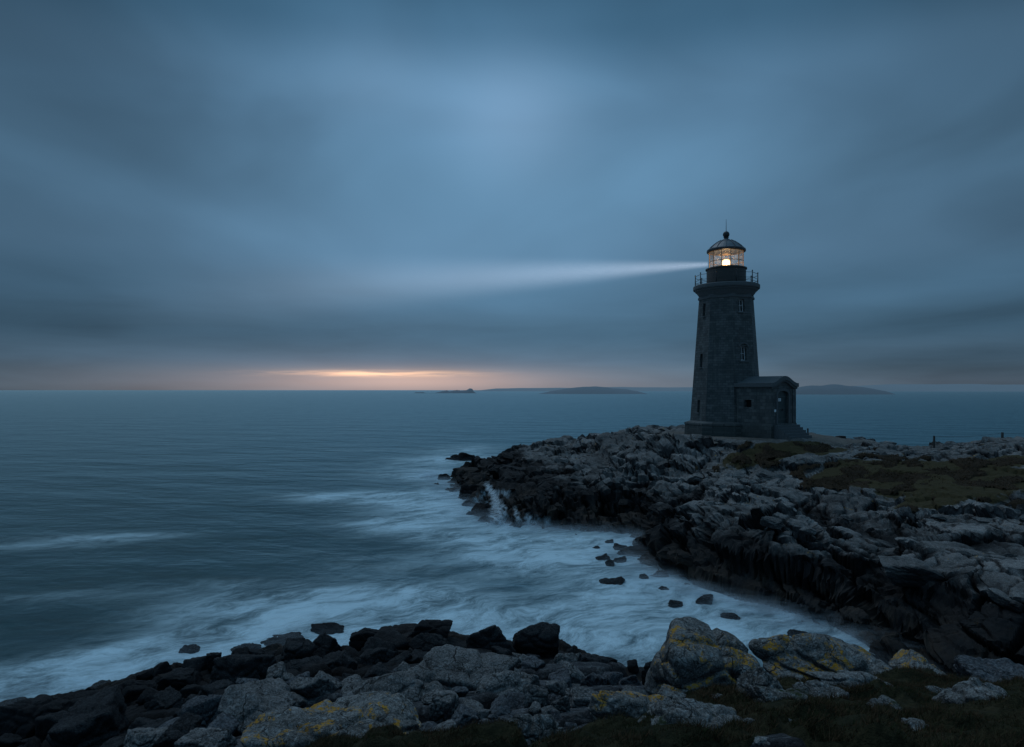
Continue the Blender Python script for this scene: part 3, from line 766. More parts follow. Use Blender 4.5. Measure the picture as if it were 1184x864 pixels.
def blades(name, mask, x0, x1, y0, y1, count, hgt, wid, mat, lift, th, jag=.25, seedn=1, drop_fn=None, lean=.5):
    rg = np.random.default_rng(seedn)
    x = rg.uniform(x0, x1, count*4); y = rg.uniform(y0, y1, count*4)
    p = np.stack([x, y, 0*x], 1)
    m = mask(x, y) + fbm(p*.8, 4, 91)*jag
    cl = fbm(p*5.0, 2, 55)
    k = (m > th+.04) & (cl > -.35); x, y, cl = x[k][:count], y[k][:count], cl[k][:count]
    if drop_fn: z = drop_fn(x, y)
    else: z = H(x, y)+lift-.02
    a = rg.uniform(0, 2*PI, len(x)); hh = hgt*rg.uniform(.4, 1.2, len(x))*(1+.9*cl); w = wid*rg.uniform(.6, 1.3, len(x))
    la = rg.normal(0, lean, (2, len(x)))*hh
    la[0] += .25*hh
    dx, dy = np.cos(a)*w, np.sin(a)*w
    V = np.stack([np.stack([x-dx, y-dy, z], 1), np.stack([x+dx, y+dy, z], 1), np.stack([x+la[0], y+la[1], z+hh], 1)], 1).reshape(-1, 3)
    Fc = np.arange(len(V)).reshape(-1, 3)
    o = np_mesh(name, V, Fc, mat, False, {'tint': np.repeat(rg.uniform(0, 1, len(x))*.6+.4*(cl*.5+.5), 3)})
    return o
def blade_mat(name, a, b_):
    m, t, b = new_mat(name)
    pos = t.new('ShaderNodeNewGeometry').outputs['Position']
    c = t.mix(t.smooth(t.m('ADD', t.m('MULTIPLY', t.attr('tint'), .5), t.m('MULTIPLY', t.noise(pos, 1.3, 4, .6), .5)), .3, .65), a, b_)
    t.put(b.inputs['Base Color'], c); b.inputs['Roughness'].default_value = .9; b.inputs['Specular IOR Level'].default_value = .05
    return m
M['heathblade'] = blade_mat('heath_blades', (.034, .024, .015), (.095, .060, .036))
M['turfblade'] = blade_mat('turf_blades', (.026, .038, .014), (.09, .052, .030))
o = blades('heath_grass', grass_mask, 2, 60, 30, 75, 120000, .085, .03, M['heathblade'], .05, .40, 1.7, 3)
bpy.context.view_layer.objects.active = hth
# join the two pieces of heath into one object
def join_into(a, b_):
    for x in SC.objects: x.select_set(False)
    a.select_set(True); b_.select_set(True); bpy.context.view_layer.objects.active = a
    bpy.ops.object.join()
join_into(hth, o)
tag(hth, 'brown-green heath grass in patches on the top of the headland', 'grass', None, 'stuff')

# ------------------------------------------------------------------ boulders
def put_rock(name, loc, size, seed, mat, level=5, tilt=0.0, **kw):
    V, Fc = rock_shape(level, size, seed, **kw)
    V = roty(V, R(tilt))
    o = np_mesh(name, V, Fc, mat, True); o.location = loc
    return o
for (px, py, Y, w, h, k, lab, sd) in BL:
    p = P(px, py, Y); s = Y/F
    sx = w*s*1.08; sz = h*s*1.45; sy = sx*(.75+.1*(sd % 4))
    rr = random.Random(sd)
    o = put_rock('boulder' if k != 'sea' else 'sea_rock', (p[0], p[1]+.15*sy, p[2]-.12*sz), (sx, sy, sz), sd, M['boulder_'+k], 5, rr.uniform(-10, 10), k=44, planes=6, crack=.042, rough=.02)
    tag(o, lab, 'rock' if k == 'sea' else 'boulder', 'boulders heaped along the near shore' if k != 'sea' else None)
for (px, py, Y, w, h, k, lab, sd, tl) in LICH:
    p = P(px, py, Y); s = Y/F
    sx = w*s*1.05; sz = h*s*1.5; sy = min(sx, max(sz*1.5, sx*.55))
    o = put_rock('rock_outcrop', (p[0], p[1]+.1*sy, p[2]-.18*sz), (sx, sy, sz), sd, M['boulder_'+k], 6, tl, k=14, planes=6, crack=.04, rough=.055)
    tag(o, lab, 'outcrop', 'weathered outcrops of the near ledge')

# filler boulders
occupied = [(P(b[0], b[1], b[2])[:2], b[3]*b[2]/F*.42) for b in BL]
rg = np.random.default_rng(21)
cnt = 0; tries = 0
spots = []
while cnt < 250 and tries < 9000:
    tries += 1
    px = rg.uniform(-40, 760); py = rg.uniform(728, 864)
    gxp, gyp = onground(px, py, 4.5, 32)
    if gyp > 31.5 or gyp < 5.5: continue
    if H(gxp, gyp) < -.25: continue
    s = rg.uniform(.22, .55)*(1.0 if rg.random() < .7 else 1.7)*np.interp(gyp, [6, 12, 22], [.45, .85, 1.35])
    if any(math.hypot(gxp-q[0][0], gyp-q[0][1]) < q[1] + s*.25 for q in occupied): continue
    if any(math.hypot(gxp-q[0], gyp-q[1]) < (q[2]+s)*.40 for q in spots): continue
    if turf_mask(np.array([gxp]), np.array([gyp]))[0] > 0: continue
    spots.append((gxp, gyp, s)); cnt += 1
for i, (x, y, s) in enumerate(spots):
    z = drop(x, y)
    if z is None: continue
    d = (z < 3.9 + .5*math.sin(x*1.3))
    dx = s*rg.uniform(.9, 1.5); dy = s*rg.uniform(.8, 1.2); dz = s*rg.uniform(.6, 1.0)
    o = put_rock('boulder', (x, y, z+dz*.16), (dx, dy, dz), 100+i, M['boulder_black' if d else ('boulder_grey' if rg.random() < .6 else 'boulder_mid')], 4, rg.uniform(-25, 25), k=20, planes=8, crack=.03, rough=.05)
    o.rotation_euler = (0, 0, rg.uniform(0, 6.28))
    if d: tag(o, 'small black wet boulder filling a gap in the dark heap by the water', 'boulder', 'small black boulders by the water')
    else: tag(o, 'small grey stone lying loose among the pale boulders of the near slope', 'boulder', 'small grey stones on the near slope')

# rocks in the water
SEA = [
 (536,527,42,12,'low black skerry off the tip of the headland',108),
 (513,553,14,9,'small black rock at the very tip of the headland',84),
 (549,567,38,17,'rounded black rock in the foam left of the little waterfall, uppermost',69.5),
 (544,580,22,11,'small black rock below the uppermost rounded one',65),
 (556,591,36,16,'black rock with foam running off it at the foot of the waterfall',60.5),
 (566,602,32,18,'lowest black rock under the waterfall, meeting the cove',57.5),
 (705,625,10,5,'tiny rock topmost in the cove cluster',None),
 (717,630,20,9,'flat-topped rock near the top of the cove cluster',None),
 (696,642,19,9,'round rock on the left of the cove cluster',None),
 (706,650,13,8,'small rock at the bottom of the cove cluster',None),
 (716,646,18,7,'low rock right of the bottom one in the cove cluster',None),
 (720,638,18,6,'low rock in the middle of the cove cluster',None),
 (690,632,10,4,'almost awash rock left of the cove cluster',None),
 (708,669,28,9,'half-submerged rock veiled by spray below the cove cluster',None),
 (745,666,12,6,'small rock close under the brown cliff foot',None),
 (767,679,12,5,'small flat rock midway along the brown cliff foot',None),
 (780,696,20,9,'rounded rock midway down the cove',None),
 (814,691,24,11,'rock touching the cliff foot at the mouth of the gully',None),
 (843,708,26,12,'rounded rock in the gully mouth away from the cliff',None),
 (904,734,17,13,'upright rock just behind the peaked outcrop side of the gully',None),
 (924,731,22,10,'pointed rock between its two neighbours in the gully',None),
 (946,736,28,11,'flat rock deepest in the gully beside the black cliff',None),
 (737,637,30,12,'dark spur of rock where the cliff turns into the cove',46),
 (220,748,24,9,'small dark rock awash left of the near shore',None),
 (284,748,40,7,'long low rock awash next to the shore',None),
 (328,737,44,6,'thin slanting rock awash farther out from the shore',None),
]
SEAROCK_XY = []
for i, (px, py, w, h, lab, Y) in enumerate(SEA):
    base = py+h*.45
    if Y is None: Y = 8679.0/(base-451)
    s = Y/F; x = (px-CX)/F*Y
    sx = w*s*1.1; sz = h*s*1.9; sy = sx*.9
    z = CAM_H-(py-HY)/F*Y
    z = min(z, -.02*sz)
    if 538 < px < 570: z = CAM_H-(py-HY)/F*Y-.15*sz
    o = put_rock('sea_rock', (x, Y, z-.1*sz), (sx, sy, sz), 300+i, M['boulder_sea'], 5, 0 if h > 7 else -6, k=8, planes=9, crack=.05, rough=.10)
    tag(o, lab, 'rock', 'rocks standing in the surf')
    SEAROCK_XY.append((x, Y, sx))

# ------------------------------------------------------------------ near turf
def turf_z(x, y): return H(x, y)+.0
tb = sheet('turf', turf_mask, -3, 9, 3.5, 9.5, .04, M['turfbase'], .05, '', -.02, .35)
_c = np.empty(len(tb.data.vertices)*3, np.float32); tb.data.vertices.foreach_get('co', _c); _c = _c.reshape(-1, 3)
def lump(x, y): return np.abs(fbm(np.stack([x, y, 0*x], 1)*2.6, 3, 611))*.22 + fbm(np.stack([x, y, 0*x], 1)*9, 2, 612)*.02
_c[:, 2] += lump(_c[:, 0], _c[:, 1]); tb.data.vertices.foreach_set('co', _c.ravel())
tb2 = blades('turf', turf_mask, -3, 9, 3.5, 9.5, 190000, .045, .0035, M['turfblade'], .05, -.02, .35, 8, drop_fn=lambda x, y: H(x, y)+.03+fbm(np.stack([x, y, 0*x], 1)*1.7, 3, 92)*.05+lump(x, y))
join_into(tb, tb2)
tag(tb, 'low dark mossy turf growing between the near outcrops', 'grass', None, 'stuff')

# ------------------------------------------------------------------ sea
def seg_dist(x, y, pl):
    best = np.full(np.shape(x), 1e9)
    for (x0, y0), (x1, y1) in zip(pl[:-1], pl[1:]):
        dx, dy = x1-x0, y1-y0; t_ = np.clip(((x-x0)*dx+(y-y0)*dy)/(dx*dx+dy*dy), 0, 1)
        best = np.minimum(best, np.hypot(x-x0-t_*dx, y-y0-t_*dy))
    return best
def wpt(px, py):
    Y = 8679.0/(py-451); return (px-CX)/F*Y, Y
FOAM = [  # px, py, rx m, ry m, rot deg, strength
 (505,582,8,7,0,1.0),(450,574,12,4.5,0,.75),(500,532,10,13,0,.65),(545,519,8,13,0,.75),(475,548,8,9,0,.6),(400,575,7,3.5,0,.55),(520,600,6,5,0,.7),(480,612,7,4,0,.5),
 (590,625,7,3.2,0,.95),(690,640,6,5,0,.95),(620,655,5.5,2.4,10,.6),(560,640,5,2.5,0,.55),(730,690,4.5,3.5,-20,.95),(830,715,5,3.5,-30,1.0),(920,722,5,3,0,1.0),
 (690,735,4,3,0,.75),(600,715,5,2,0,.5),(470,690,6,2.6,10,.85),(360,705,8,4.0,12,.8),(440,655,7,3,10,.4),(300,690,6,2.5,14,.4),(250,745,6,2.2,20,.8),(160,760,7,1.8,22,.75),(60,795,7,1.8,25,.9),(10,815,6,2,25,.9),
 (110,622,6,1.6,4,.75),(40,632,7,1.6,4,.55),(170,618,4,1,0,.4),(60,690,6,1.4,8,.45),(250,675,5,1.3,0,.35),(560,740,7,3.2,0,.85),(440,605,6,2.4,0,.45),(420,520,11,3,0,.4),(350,640,5,1.2,0,.2),
]
def sea_foam(X, Y):
    dh = seg_dist(X, Y, WL_H); dn = seg_dist(X, Y, WL_N)
    f = .62*np.exp(-(dh/4.2)**1.3) + .30*np.exp(-(dh/1.2)) + .50*np.exp(-(dn/4.2)**1.3) + .30*np.exp(-(dn/.9))
    for (x, y, s) in SEAROCK_XY: f = np.maximum(f, .9*np.exp(-(np.hypot(X-x, Y-y)/(s*.9+.3))**2))
    for px, py, rx, ry, rt, st in FOAM:
        cx_, cy_ = wpt(px, py); b_ = blob(X, Y, cx_, cy_, rx, ry, R(rt)); f = f + st*np.exp(-np.clip(1-b_, 0, 9)**2*1.1)*1.2
    f += .9*sstep(.22, .8, np.zeros_like(X))
    return np.clip(f, 0, 1.3)
def build_sea():
    ang = np.radians(np.arange(-80, 80.1, .4)); rad = np.concatenate([np.exp(np.arange(math.log(8), math.log(200), .012)), np.exp(np.arange(math.log(202), math.log(30000), .1))])
    AA, RR = np.meshgrid(ang, rad); X = RR*np.sin(AA); Y = RR*np.cos(AA)
    f = sea_foam(X, Y)
    V = np.stack([X.ravel(), Y.ravel(), np.zeros(X.size)], 1)
    nr, nc = X.shape; i = np.arange(nr*nc).reshape(nr, nc)
    Fc = np.stack([i[:-1, :-1].ravel(), i[1:, :-1].ravel(), i[1:, 1:].ravel(), i[:-1, 1:].ravel()], 1)
    o = np_mesh('sea', V, Fc[:, ::-1], None, True, {'foam': f.ravel()})
    m, t, b = new_mat('sea_water')
    pos = t.new('ShaderNodeNewGeometry').outputs['Position']
    warp = t.noise(pos, .12, 4, .6)
    wpv = t.vm('ADD', pos, t.vm('SCALE', t.comb(t.noise(pos, .18, 3, .5), warp, 0.0), 5.0))
    s1 = t.noise(t.mapping(t.mapping(wpv, rot=(0, 0, R(-42))), scale=(.18, .40, 1)), 1.0, 7, .66, .15)
    s2 = t.noise(t.mapping(t.mapping(wpv, rot=(0, 0, R(-32))), scale=(.5, 1.5, 1)), 1.5, 6, .7, .1)
    s3 = t.noise(t.mapping(t.mapping(wpv, rot=(0, 0, R(-49))), scale=(1.0, 3.0, 1)), 3.5, 5, .7, .0)
    nn = t.m('ADD', t.m('ADD', t.m('MULTIPLY', s1, .58), t.m('MULTIPLY', s2, .29)), t.m('MULTIPLY', s3, .13))
    f_ = t.m('MULTIPLY', t.attr('foam'), t.smooth(nn, .31, .68, .12, 1.2))
    f_ = t.m('POWER', t.smooth(f_, .0, 1.45), .90)
    yy = t.sep(pos)[1]
    deep = t.mix(t.smooth(s1, .35, .65), (.006, .034, .041), (.011, .046, .050))
    c = t.mix(t.m('POWER', f_, 1.1), deep, (.62, .78, .84))
    t.put(b.inputs['Base Color'], c)
    farr = t.smooth(yy, 60, 900); b.inputs['Emission Color'].default_value = (.082, .125, .158, 1); t.put(b.inputs['Emission Strength'], t.smooth(t.m('LOGARITHM', t.m('MAXIMUM', yy, 10.0), 10.0), 2.1, 4.3, 0.0, .72))  # horizon haze painted as a glow that grows with distance
    t.put(b.inputs['Roughness'], t.m('ADD', t.m('ADD', .30, t.m('MULTIPLY', f_, .5)), t.m('MULTIPLY', farr, .12)))
    t.put(b.inputs['Specular IOR Level'], t.m('SUBTRACT', .29, t.m('MULTIPLY', f_, .2))); b.inputs['Specular Tint'].default_value = (.66, .93, 1, 1)
    w1 = t.noise(t.mapping(pos, rot=(0, 0, R(8)), scale=(.10, .32, 1)), 1.0, 6, .6)
    w2 = t.noise(t.mapping(pos, rot=(0, 0, R(-6)), scale=(.018, .09, 1)), 1.0, 5, .6)
    w3 = t.noise(t.mapping(t.mapping(wpv, rot=(0, 0, R(25))), scale=(.05, .11, 1)), 1.0, 4, .55)
    hgt = t.m('ADD', t.m('ADD', t.m('MULTIPLY', w1, .40), t.m('MULTIPLY', nn, .2)), t.m('ADD', t.m('MULTIPLY', w2, 1.3), t.m('MULTIPLY', w3, 2.6)))
    t.put(b.inputs['Normal'], t.bump(hgt, .42, .9))
    gls = t.new('ShaderNodeBsdfGlossy'); gls.inputs['Color'].default_value = (.50, .70, .77, 1)
    nrm = b.inputs['Normal'].links[0].from_socket; t.l.new(nrm, gls.inputs['Normal']); t.put(gls.inputs['Roughness'], t.m('ADD', .34, t.m('MULTIPLY', f_, .4)))
    b.inputs['Specular IOR Level'].default_value = 0.0
    for l_ in list(b.inputs['Specular IOR Level'].links): t.l.remove(l_)
    fr = t.new('ShaderNodeFresnel'); fr.inputs[0].default_value = 1.33; t.l.new(nrm, fr.inputs['Normal'])
    ms = t.new('ShaderNodeMixShader'); t.put(ms.inputs[0], t.m('MULTIPLY', t.m('MULTIPLY', fr.outputs[0], .70), t.m('SUBTRACT', 1.0, t.m('MULTIPLY', f_, .7))))
    t.l.new(b.outputs[0], ms.inputs[1]); t.l.new(gls.outputs[0], ms.inputs[2]); t.l.new(ms.outputs[0], t.n['Material Output'].inputs['Surface'])
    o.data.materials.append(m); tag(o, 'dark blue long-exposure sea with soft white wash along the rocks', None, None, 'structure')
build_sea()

# drifting spray: thin stacked veils of mist over the wash
def build_mist():
    m = bpy.data.materials.new('spray_mist'); m.use_nodes = True; t = NT(m.node_tree)
    t.n.remove(t.n['Principled BSDF']); out = t.n['Material Output']
    tr = t.new('ShaderNodeBsdfTransparent'); df = t.new('ShaderNodeBsdfDiffuse'); df.inputs[0].default_value = (.62, .70, .76, 1)
    tl = t.new('ShaderNodeBsdfTranslucent'); tl.inputs[0].default_value = (.62, .70, .76, 1)
    dd_ = t.new('ShaderNodeMixShader'); dd_.inputs[0].default_value = .4; t.l.new(df.outputs[0], dd_.inputs[1]); t.l.new(tl.outputs[0], dd_.inputs[2])
    pos = t.new('ShaderNodeNewGeometry').outputs['Position']
    nn = t.noise(t.mapping(t.vm('ADD', pos, t.vm('SCALE', t.comb(t.noise(pos, .4, 3, .5), t.noise(pos, .3, 3, .5), 0.0), 3.0)), rot=(0, 0, R(-25)), scale=(.5, 1.3, 2.5)), 1.0, 6, .68)
    a = t.m('MULTIPLY', t.attr('mist'), t.smooth(nn, .34, .68))
    mx = t.new('ShaderNodeMixShader'); t.put(mx.inputs[0], a); t.l.new(tr.outputs[0], mx.inputs[1]); t.l.new(dd_.outputs[0], mx.inputs[2])
    t.l.new(mx.outputs[0], out.inputs[0])
    VV = []; FF = []; AT = []; b0 = 0
    ang = np.radians(np.arange(-48, 40, .35)); rad = np.exp(np.arange(math.log(17), math.log(120), .012))
    AA, RR = np.meshgrid(ang, rad); X = RR*np.sin(AA); Y = RR*np.cos(AA)
    dh = seg_dist(X, Y, WL_H); dn = seg_dist(X, Y, WL_N)
    near = .55*np.exp(-(dh/2.0)**1.5) + .16*np.exp(-(dn/1.5)**1.5)
    for (x, y, s) in SEAROCK_XY: near = np.maximum(near, .16*np.exp(-(np.hypot(X-x, Y-y)/(s*.6+.3))**2))
    near *= sstep(.0, 1.2, np.hypot(X-100, Y))
    gz = H(X, Y)
    for k, z in enumerate((.07, .15, .24, .34, .46, .6)):
        a = near*(1-k/6.6)*.55*sstep(.5+z*2, .0, gz)
        i = np.arange(X.size).reshape(X.shape)
        q = np.stack([i[:-1, :-1].ravel(), i[:-1, 1:].ravel(), i[1:, 1:].ravel(), i[1:, :-1].ravel()], 1)
        aa = a.ravel(); keep = aa[q].max(1) > .01
        q = q[keep]; u, inv = np.unique(q, return_inverse=True)
        VV.append(np.stack([X.ravel()[u], Y.ravel()[u], np.full(len(u), z)], 1)); FF.append(inv.reshape(q.shape)+b0); AT.append(aa[u]); b0 += len(u)
    o = np_mesh('sea_mist', np.concatenate(VV), np.concatenate(FF), m, True, {'mist': np.concatenate(AT)})
    tag(o, 'thin veil of white spray drifting over the wash at the foot of the rocks', 'mist', None, 'stuff')
build_mist()

# little waterfall over the tip rocks
def build_fall():
    m, t, b = new_mat('falling_water')
    t.put(b.inputs['Base Color'], (.68, .78, .84)); b.inputs['Roughness'].default_value = .7
    pos = t.new('ShaderNodeNewGeometry').outputs['Position']
    t.put(b.inputs['Alpha'], t.m('MULTIPLY', t.m('MULTIPLY', t.attr('edge'), .50), t.smooth(t.noise(t.mapping(pos, scale=(2.4, 2.4, .5)), 1.5, 3, .55), .28, .70)))
    lines = [([(561,556),(564,562),(569,569),(574,576),(576,584),(575,592),(575,600),(575,609)], .55), ([(560,558),(566,566),(571,574),(573,582),(571,592),(569,606)], .5), ([(568,569),(574,570),(582,570),(591,573)], .42), ([(575,586),(567,584),(560,584),(555,588),(552,596)], .5),
             ([(580,578),(584,590),(584,606)], .35), ([(594,584),(598,594),(600,606)], .3), ([(610,592),(611,600),(612,608)], .5), ([(566,568),(559,570),(553,575),(549,582)], .45), ([(632,596),(633,609)], .45), ([(576,578),(578,590),(579,609)], .4), ([(620,594),(622,609)], .4)]
    VV = []; FF = []; AT = []
    for pts, w in lines:
        dens = []
        for (a, b_) in zip(pts[:-1], pts[1:]):
            for k in range(5): dens.append((a[0]+(b_[0]-a[0])*k/5, a[1]+(b_[1]-a[1])*k/5))
        dens.append(pts[-1]); P3 = []
        for q in dens:
            gx_, gy_ = onground(q[0], q[1]); h = Vector((gx_, gy_, CAM_H-(q[1]-HY)/F*gy_)); h2 = raypix(*q)
            dd_ = (Vector((0, 0, CAM_H))-h).normalized()
            dl = (h-Vector((0, 0, CAM_H))).length
            if h2 is not None: dl = min(dl, (h2[0]-Vector((0, 0, CAM_H))).length)
            P3.append((dl, -dd_))
        dm = [min(q[0] for q in P3[max(0, i-3):i+4]) for i in range(len(P3))]
        P3 = [Vector((0, 0, CAM_H))+q[1]*(d_-.5) for q, d_ in zip(P3, dm)]
        for _ in range(10):
            for i in range(1, len(P3)-1): P3[i] = (P3[i-1]+P3[i]*2+P3[i+1])/4
        base = len(VV)
        for i, p in enumerate(P3):
            d = (P3[min(i+1, len(P3)-1)]-P3[max(i-1, 0)]).normalized(); vw = (p-Vector((0, 0, CAM_H))).normalized()
            s = d.cross(vw).normalized(); ww = w*(.8+.25*math.sin(i*1.7+w*40))*(1+.8*i/len(P3))
            fe = min(1, i/4)*min(1, (len(P3)-1-i)/3+.35)
            for k, e in ((-1, 0), (-.3, fe), (.3, fe), (1, 0)): VV.append(tuple(p+s*ww*k*.8)); AT.append(e)
        for i in range(len(P3)-1):
            for k in range(3): FF.append((base+i*4+k, base+i*4+k+1, base+i*4+k+5, base+i*4+k+4))
    o = np_mesh('waterfall', np.array(VV), np.array(FF), m, True, {'edge': AT})
    tag(o, 'thin white waterfall draining over the black rocks at the tip of the headland', 'waterfall')
build_fall()

# ------------------------------------------------------------------ lighthouse
TX, TY = 20.4, 65.0
az = math.atan2(TX, TY)
LH = empty('lighthouse', (TX, TY, 6.6), -az)
tag(LH, 'tapering octagonal grey stone lighthouse with its lamp lit and a porch at its foot', 'lighthouse')
Z0 = 6.6
def zl(z): return z-Z0
PHI = R(-33)
def octv(r_, z, k): return (r_*math.sin(PHI+k*PI/4), -r_*math.cos(PHI+k*PI/4), zl(z))
mb = MB()
ang = [octv(1, 0, k) for k in range(8)]
def octring(r_, z): return [octv(r_, z, k) for k in range(8)]
# shaft with real openings
zb, zt, rb, rt = 8.05, 19.62, 3.36, 2.53
FW = {0: [(.5, .09, 18.55, 19.42), (.5, .09, 14.95, 13.75)][:0]}
OPEN = {7: [(17.95, 19.15, .42), (13.15, 14.4, .42), (8.9, 10.05, .42)], 1: [(18.2, 19.35, .62), (13.7, 15.0, .62)]}
def rad_at(z): return rb+(rt-rb)*(z-zb)/(zt-zb)
def facept(k, s, z, inset=0.0):
    """s metres from the middle of face k (between vertex k and k+1)"""
    r_ = rad_at(z); a = Vector(octv(r_, z, k)); b_ = Vector(octv(r_, z, k+1)); mid = (a+b_)/2; e = (b_-a).normalized()
    n_ = Vector((mid.x, mid.y, 0)).normalized()
    return mid+e*s-n_*inset
def halfw(z): return rad_at(z)*math.sin(PI/8)
sh = MB()
for k in range(8):
    zs = [zb, zt]
    for (a, b_, w) in OPEN.get(k, []): zs += [a, b_]
    zs = sorted(zs)
    for z0, z1 in zip(zs[:-1], zs[1:]):
        op = [o_ for o_ in OPEN.get(k, []) if abs(o_[0]-z0) < 1e-6]
        def q(s0a, s0b, s1a, s1b):
            pts = [facept(k, s0a, z0), facept(k, s0b, z0), facept(k, s1b, z1), facept(k, s1a, z1)]
            sh.poly(pts, [(s0a+k*.37, z0), (s0b+k*.37, z0), (s1b+k*.37, z1), (s1a+k*.37, z1)])
        if op:
            w = op[0][2]/2
            q(-halfw(z0), -w, -halfw(z1), -w); q(w, halfw(z0), w, halfw(z1))
            dp = .38
            for (sa, za), (sb, zb_) in zip([(-w, z0), (w, z0), (w, z1), (-w, z1)], [(w, z0), (w, z1), (-w, z1), (-w, z0)]):
                sh.poly([facept(k, sb, zb_), facept(k, sa, za), facept(k, sa, za, dp), facept(k, sb, zb_, dp)])
        else: q(-halfw(z0), halfw(z0), -halfw(z1), halfw(z1))
tower = sh.build('tower_shaft', M['stone'], LH)
pl = MB()
pl.ring_loft([octring(3.95, 6.0), octring(3.86, 7.72), octring(3.92, 7.74), octring(3.92, 7.92), octring(3.36, 8.10)], False, True)
for i_ in range(len(pl.uv)): pass
o = pl.build('plinth', M['stone'], LH, bevel=.03)
co = MB()
co.ring_loft([octring(2.52, 19.50), octring(2.64, 19.56), octring(2.64, 19.74), octring(2.56, 19.80), octring(2.56, 19.9)], True, True)
co.build('neck_band', M['trim'], LH, bevel=.02)
co = MB()
co.lathe([(a_, b_-Z0) for a_, b_ in [(2.45, 19.85), (2.55, 20.0), (2.70, 20.22), (2.86, 20.36), (2.88, 20.46), (3.02, 20.5), (3.05, 20.60), (3.05, 20.82), (2.98, 20.90), (0.5, 20.92)]], 40, cap1=True)
co.build('gallery_cornice', M['trim'], LH, smooth=False)
for k, ops in OPEN.items():
    for (a, b_, w) in ops:
        wide = k == 1
        wn = MB(); fw = .07
        dp = .26
        for (s0, s1, z0, z1) in ((-w/2, -w/2+fw, a, b_), (w/2-fw, w/2, a, b_), (-w/2+fw, w/2-fw, a, a+fw), (-w/2+fw, w/2-fw, b_-fw, b_), (-.02, .02, a+fw, b_-fw), (-w/2+fw, -.02, (a+b_)/2-.02, (a+b_)/2+.02), (.02, w/2-fw, (a+b_)/2-.02, (a+b_)/2+.02)):
            wn.hexa([facept(k, s0, z0, dp), facept(k, s1, z0, dp), facept(k, s1, z0, dp+.08), facept(k, s0, z0, dp+.08), facept(k, s0, z1, dp), facept(k, s1, z1, dp), facept(k, s1, z1, dp+.08), facept(k, s0, z1, dp+.08)])
        win = wn.build('window', M['frame'] if wide else M['iron'], LH)
        pn = MB(); pn.poly([facept(k, -w/2, a, dp+.05), facept(k, w/2, a, dp+.05), facept(k, w/2, b_, dp+.05), facept(k, -w/2, b_, dp+.05)])
        pn.build('pane', M['darkglass'], win)
        sl = MB(); ex = .16 if wide else .04
        sl.hexa([facept(k, -w/2-ex, a-.13, -.10), facept(k, w/2+ex, a-.13, -.10), facept(k, w/2+ex, a-.13, .3), facept(k, -w/2-ex, a-.13, .3), facept(k, -w/2-ex, a-.005, -.10), facept(k, w/2+ex, a-.005, -.10), facept(k, w/2+ex, a-.005, .3), facept(k, -w/2-ex, a-.005, .3)])
        sl.build('sill', M['trim'], win, bevel=.012)
        if wide and a < 15:
            hd = MB(); N_ = 9
            for i in range(N_):
                t0, t1 = PI*(i/N_), PI*((i+1)/N_); rr0, rr1 = .40, .56
                def hp(t_, r_, ins): return facept(k, -math.cos(t_)*r_, b_-.05+math.sin(t_)*r_*.75, ins)
                hd.hexa([hp(t0, rr0, -.12), hp(t1, rr0, -.12), hp(t1, rr0, .05), hp(t0, rr0, .05), hp(t0, rr1, -.12), hp(t1, rr1, -.12), hp(t1, rr1, .05), hp(t0, rr1, .05)])
            hd.build('hood_mould', M['trim'], win)
# gallery rail
for k in range(10):
    a = R(-90+36*k); x, y = 2.84*math.sin(a), -2.84*math.cos(a)
    p = MB(); p.tube([(x, y, zl(20.9)), (x, y, zl(21.95))], [.05, .038]); p.lathe([(.001, 21.93-Z0), (.055, 21.96-Z0), (.06, 22.0-Z0), (.04, 22.04-Z0), (.001, 22.06-Z0)], 8, (x, y))
    p.build('rail_post', M['iron'], LH, smooth=True)
for z, sg in ((21.85, .05), (21.42, .10), (21.1, .03)):
    p = MB(); pts = []
    for k in range(100):
        a = R(-90+3.6*k); u = (k % 10)/10; pts.append((2.84*math.sin(a), -2.84*math.cos(a), zl(z)-sg*4*u*(1-u)))
    p.tube(pts, .020, 6, True); p.build('rail_wire', M['iron'], LH, smooth=True)
# lantern
d = MB(); d.lathe([(1.80, 20.9-Z0), (1.80, 22.38-Z0), (1.90, 22.42-Z0), (1.90, 22.54-Z0), (1.5, 22.56-Z0)], 36, cap1=True)
drum = d.build('lantern_drum', M['drum'], LH, smooth=False)
LR = 1.60
def lv(k, r_=LR): a = R(30*k-15); return (r_*math.sin(a), -r_*math.cos(a))
gb = MB()
for k in range(12):
    x, y = lv(k); gb.tube([(x, y, zl(22.54)), (x, y, zl(24.22))], .035, 6)
for z in (22.60, 23.18, 24.12):
    gb.tube([(*lv(k), zl(z)) for k in range(12)], .034, 6, True)
gb.build('glazing_bars', M['bronze'], LH)
for k in range(12):
    g_ = MB(); a, b_ = lv(k, LR-.01), lv(k+1, LR-.01)
    g_.poly([(*a, zl(22.56)), (*b_, zl(22.56)), (*b_, zl(24.2)), (*a, zl(24.2))]); g_.build('lantern_pane', M['glass'], LH)
rf = MB(); rf.lathe([(1.45, 24.18-Z0), (1.74, 24.14-Z0), (1.77, 24.22-Z0), (1.77, 24.34-Z0), (1.62, 24.42-Z0), (1.32, 24.72-Z0), (.92, 25.0-Z0), (.5, 25.22-Z0), (.3, 25.3-Z0), (.26, 25.36-Z0)], 36, cap0=True, cap1=True)
roof = rf.build('lantern_roof', M['roofmetal'], LH, smooth=False)
rm = MB(); rm.lathe([(1.70, 24.10-Z0), (1.785, 24.13-Z0), (1.795, 24.28-Z0), (1.70, 24.34-Z0)], 36); rm.build('eave_gutter', M['iron'], roof)
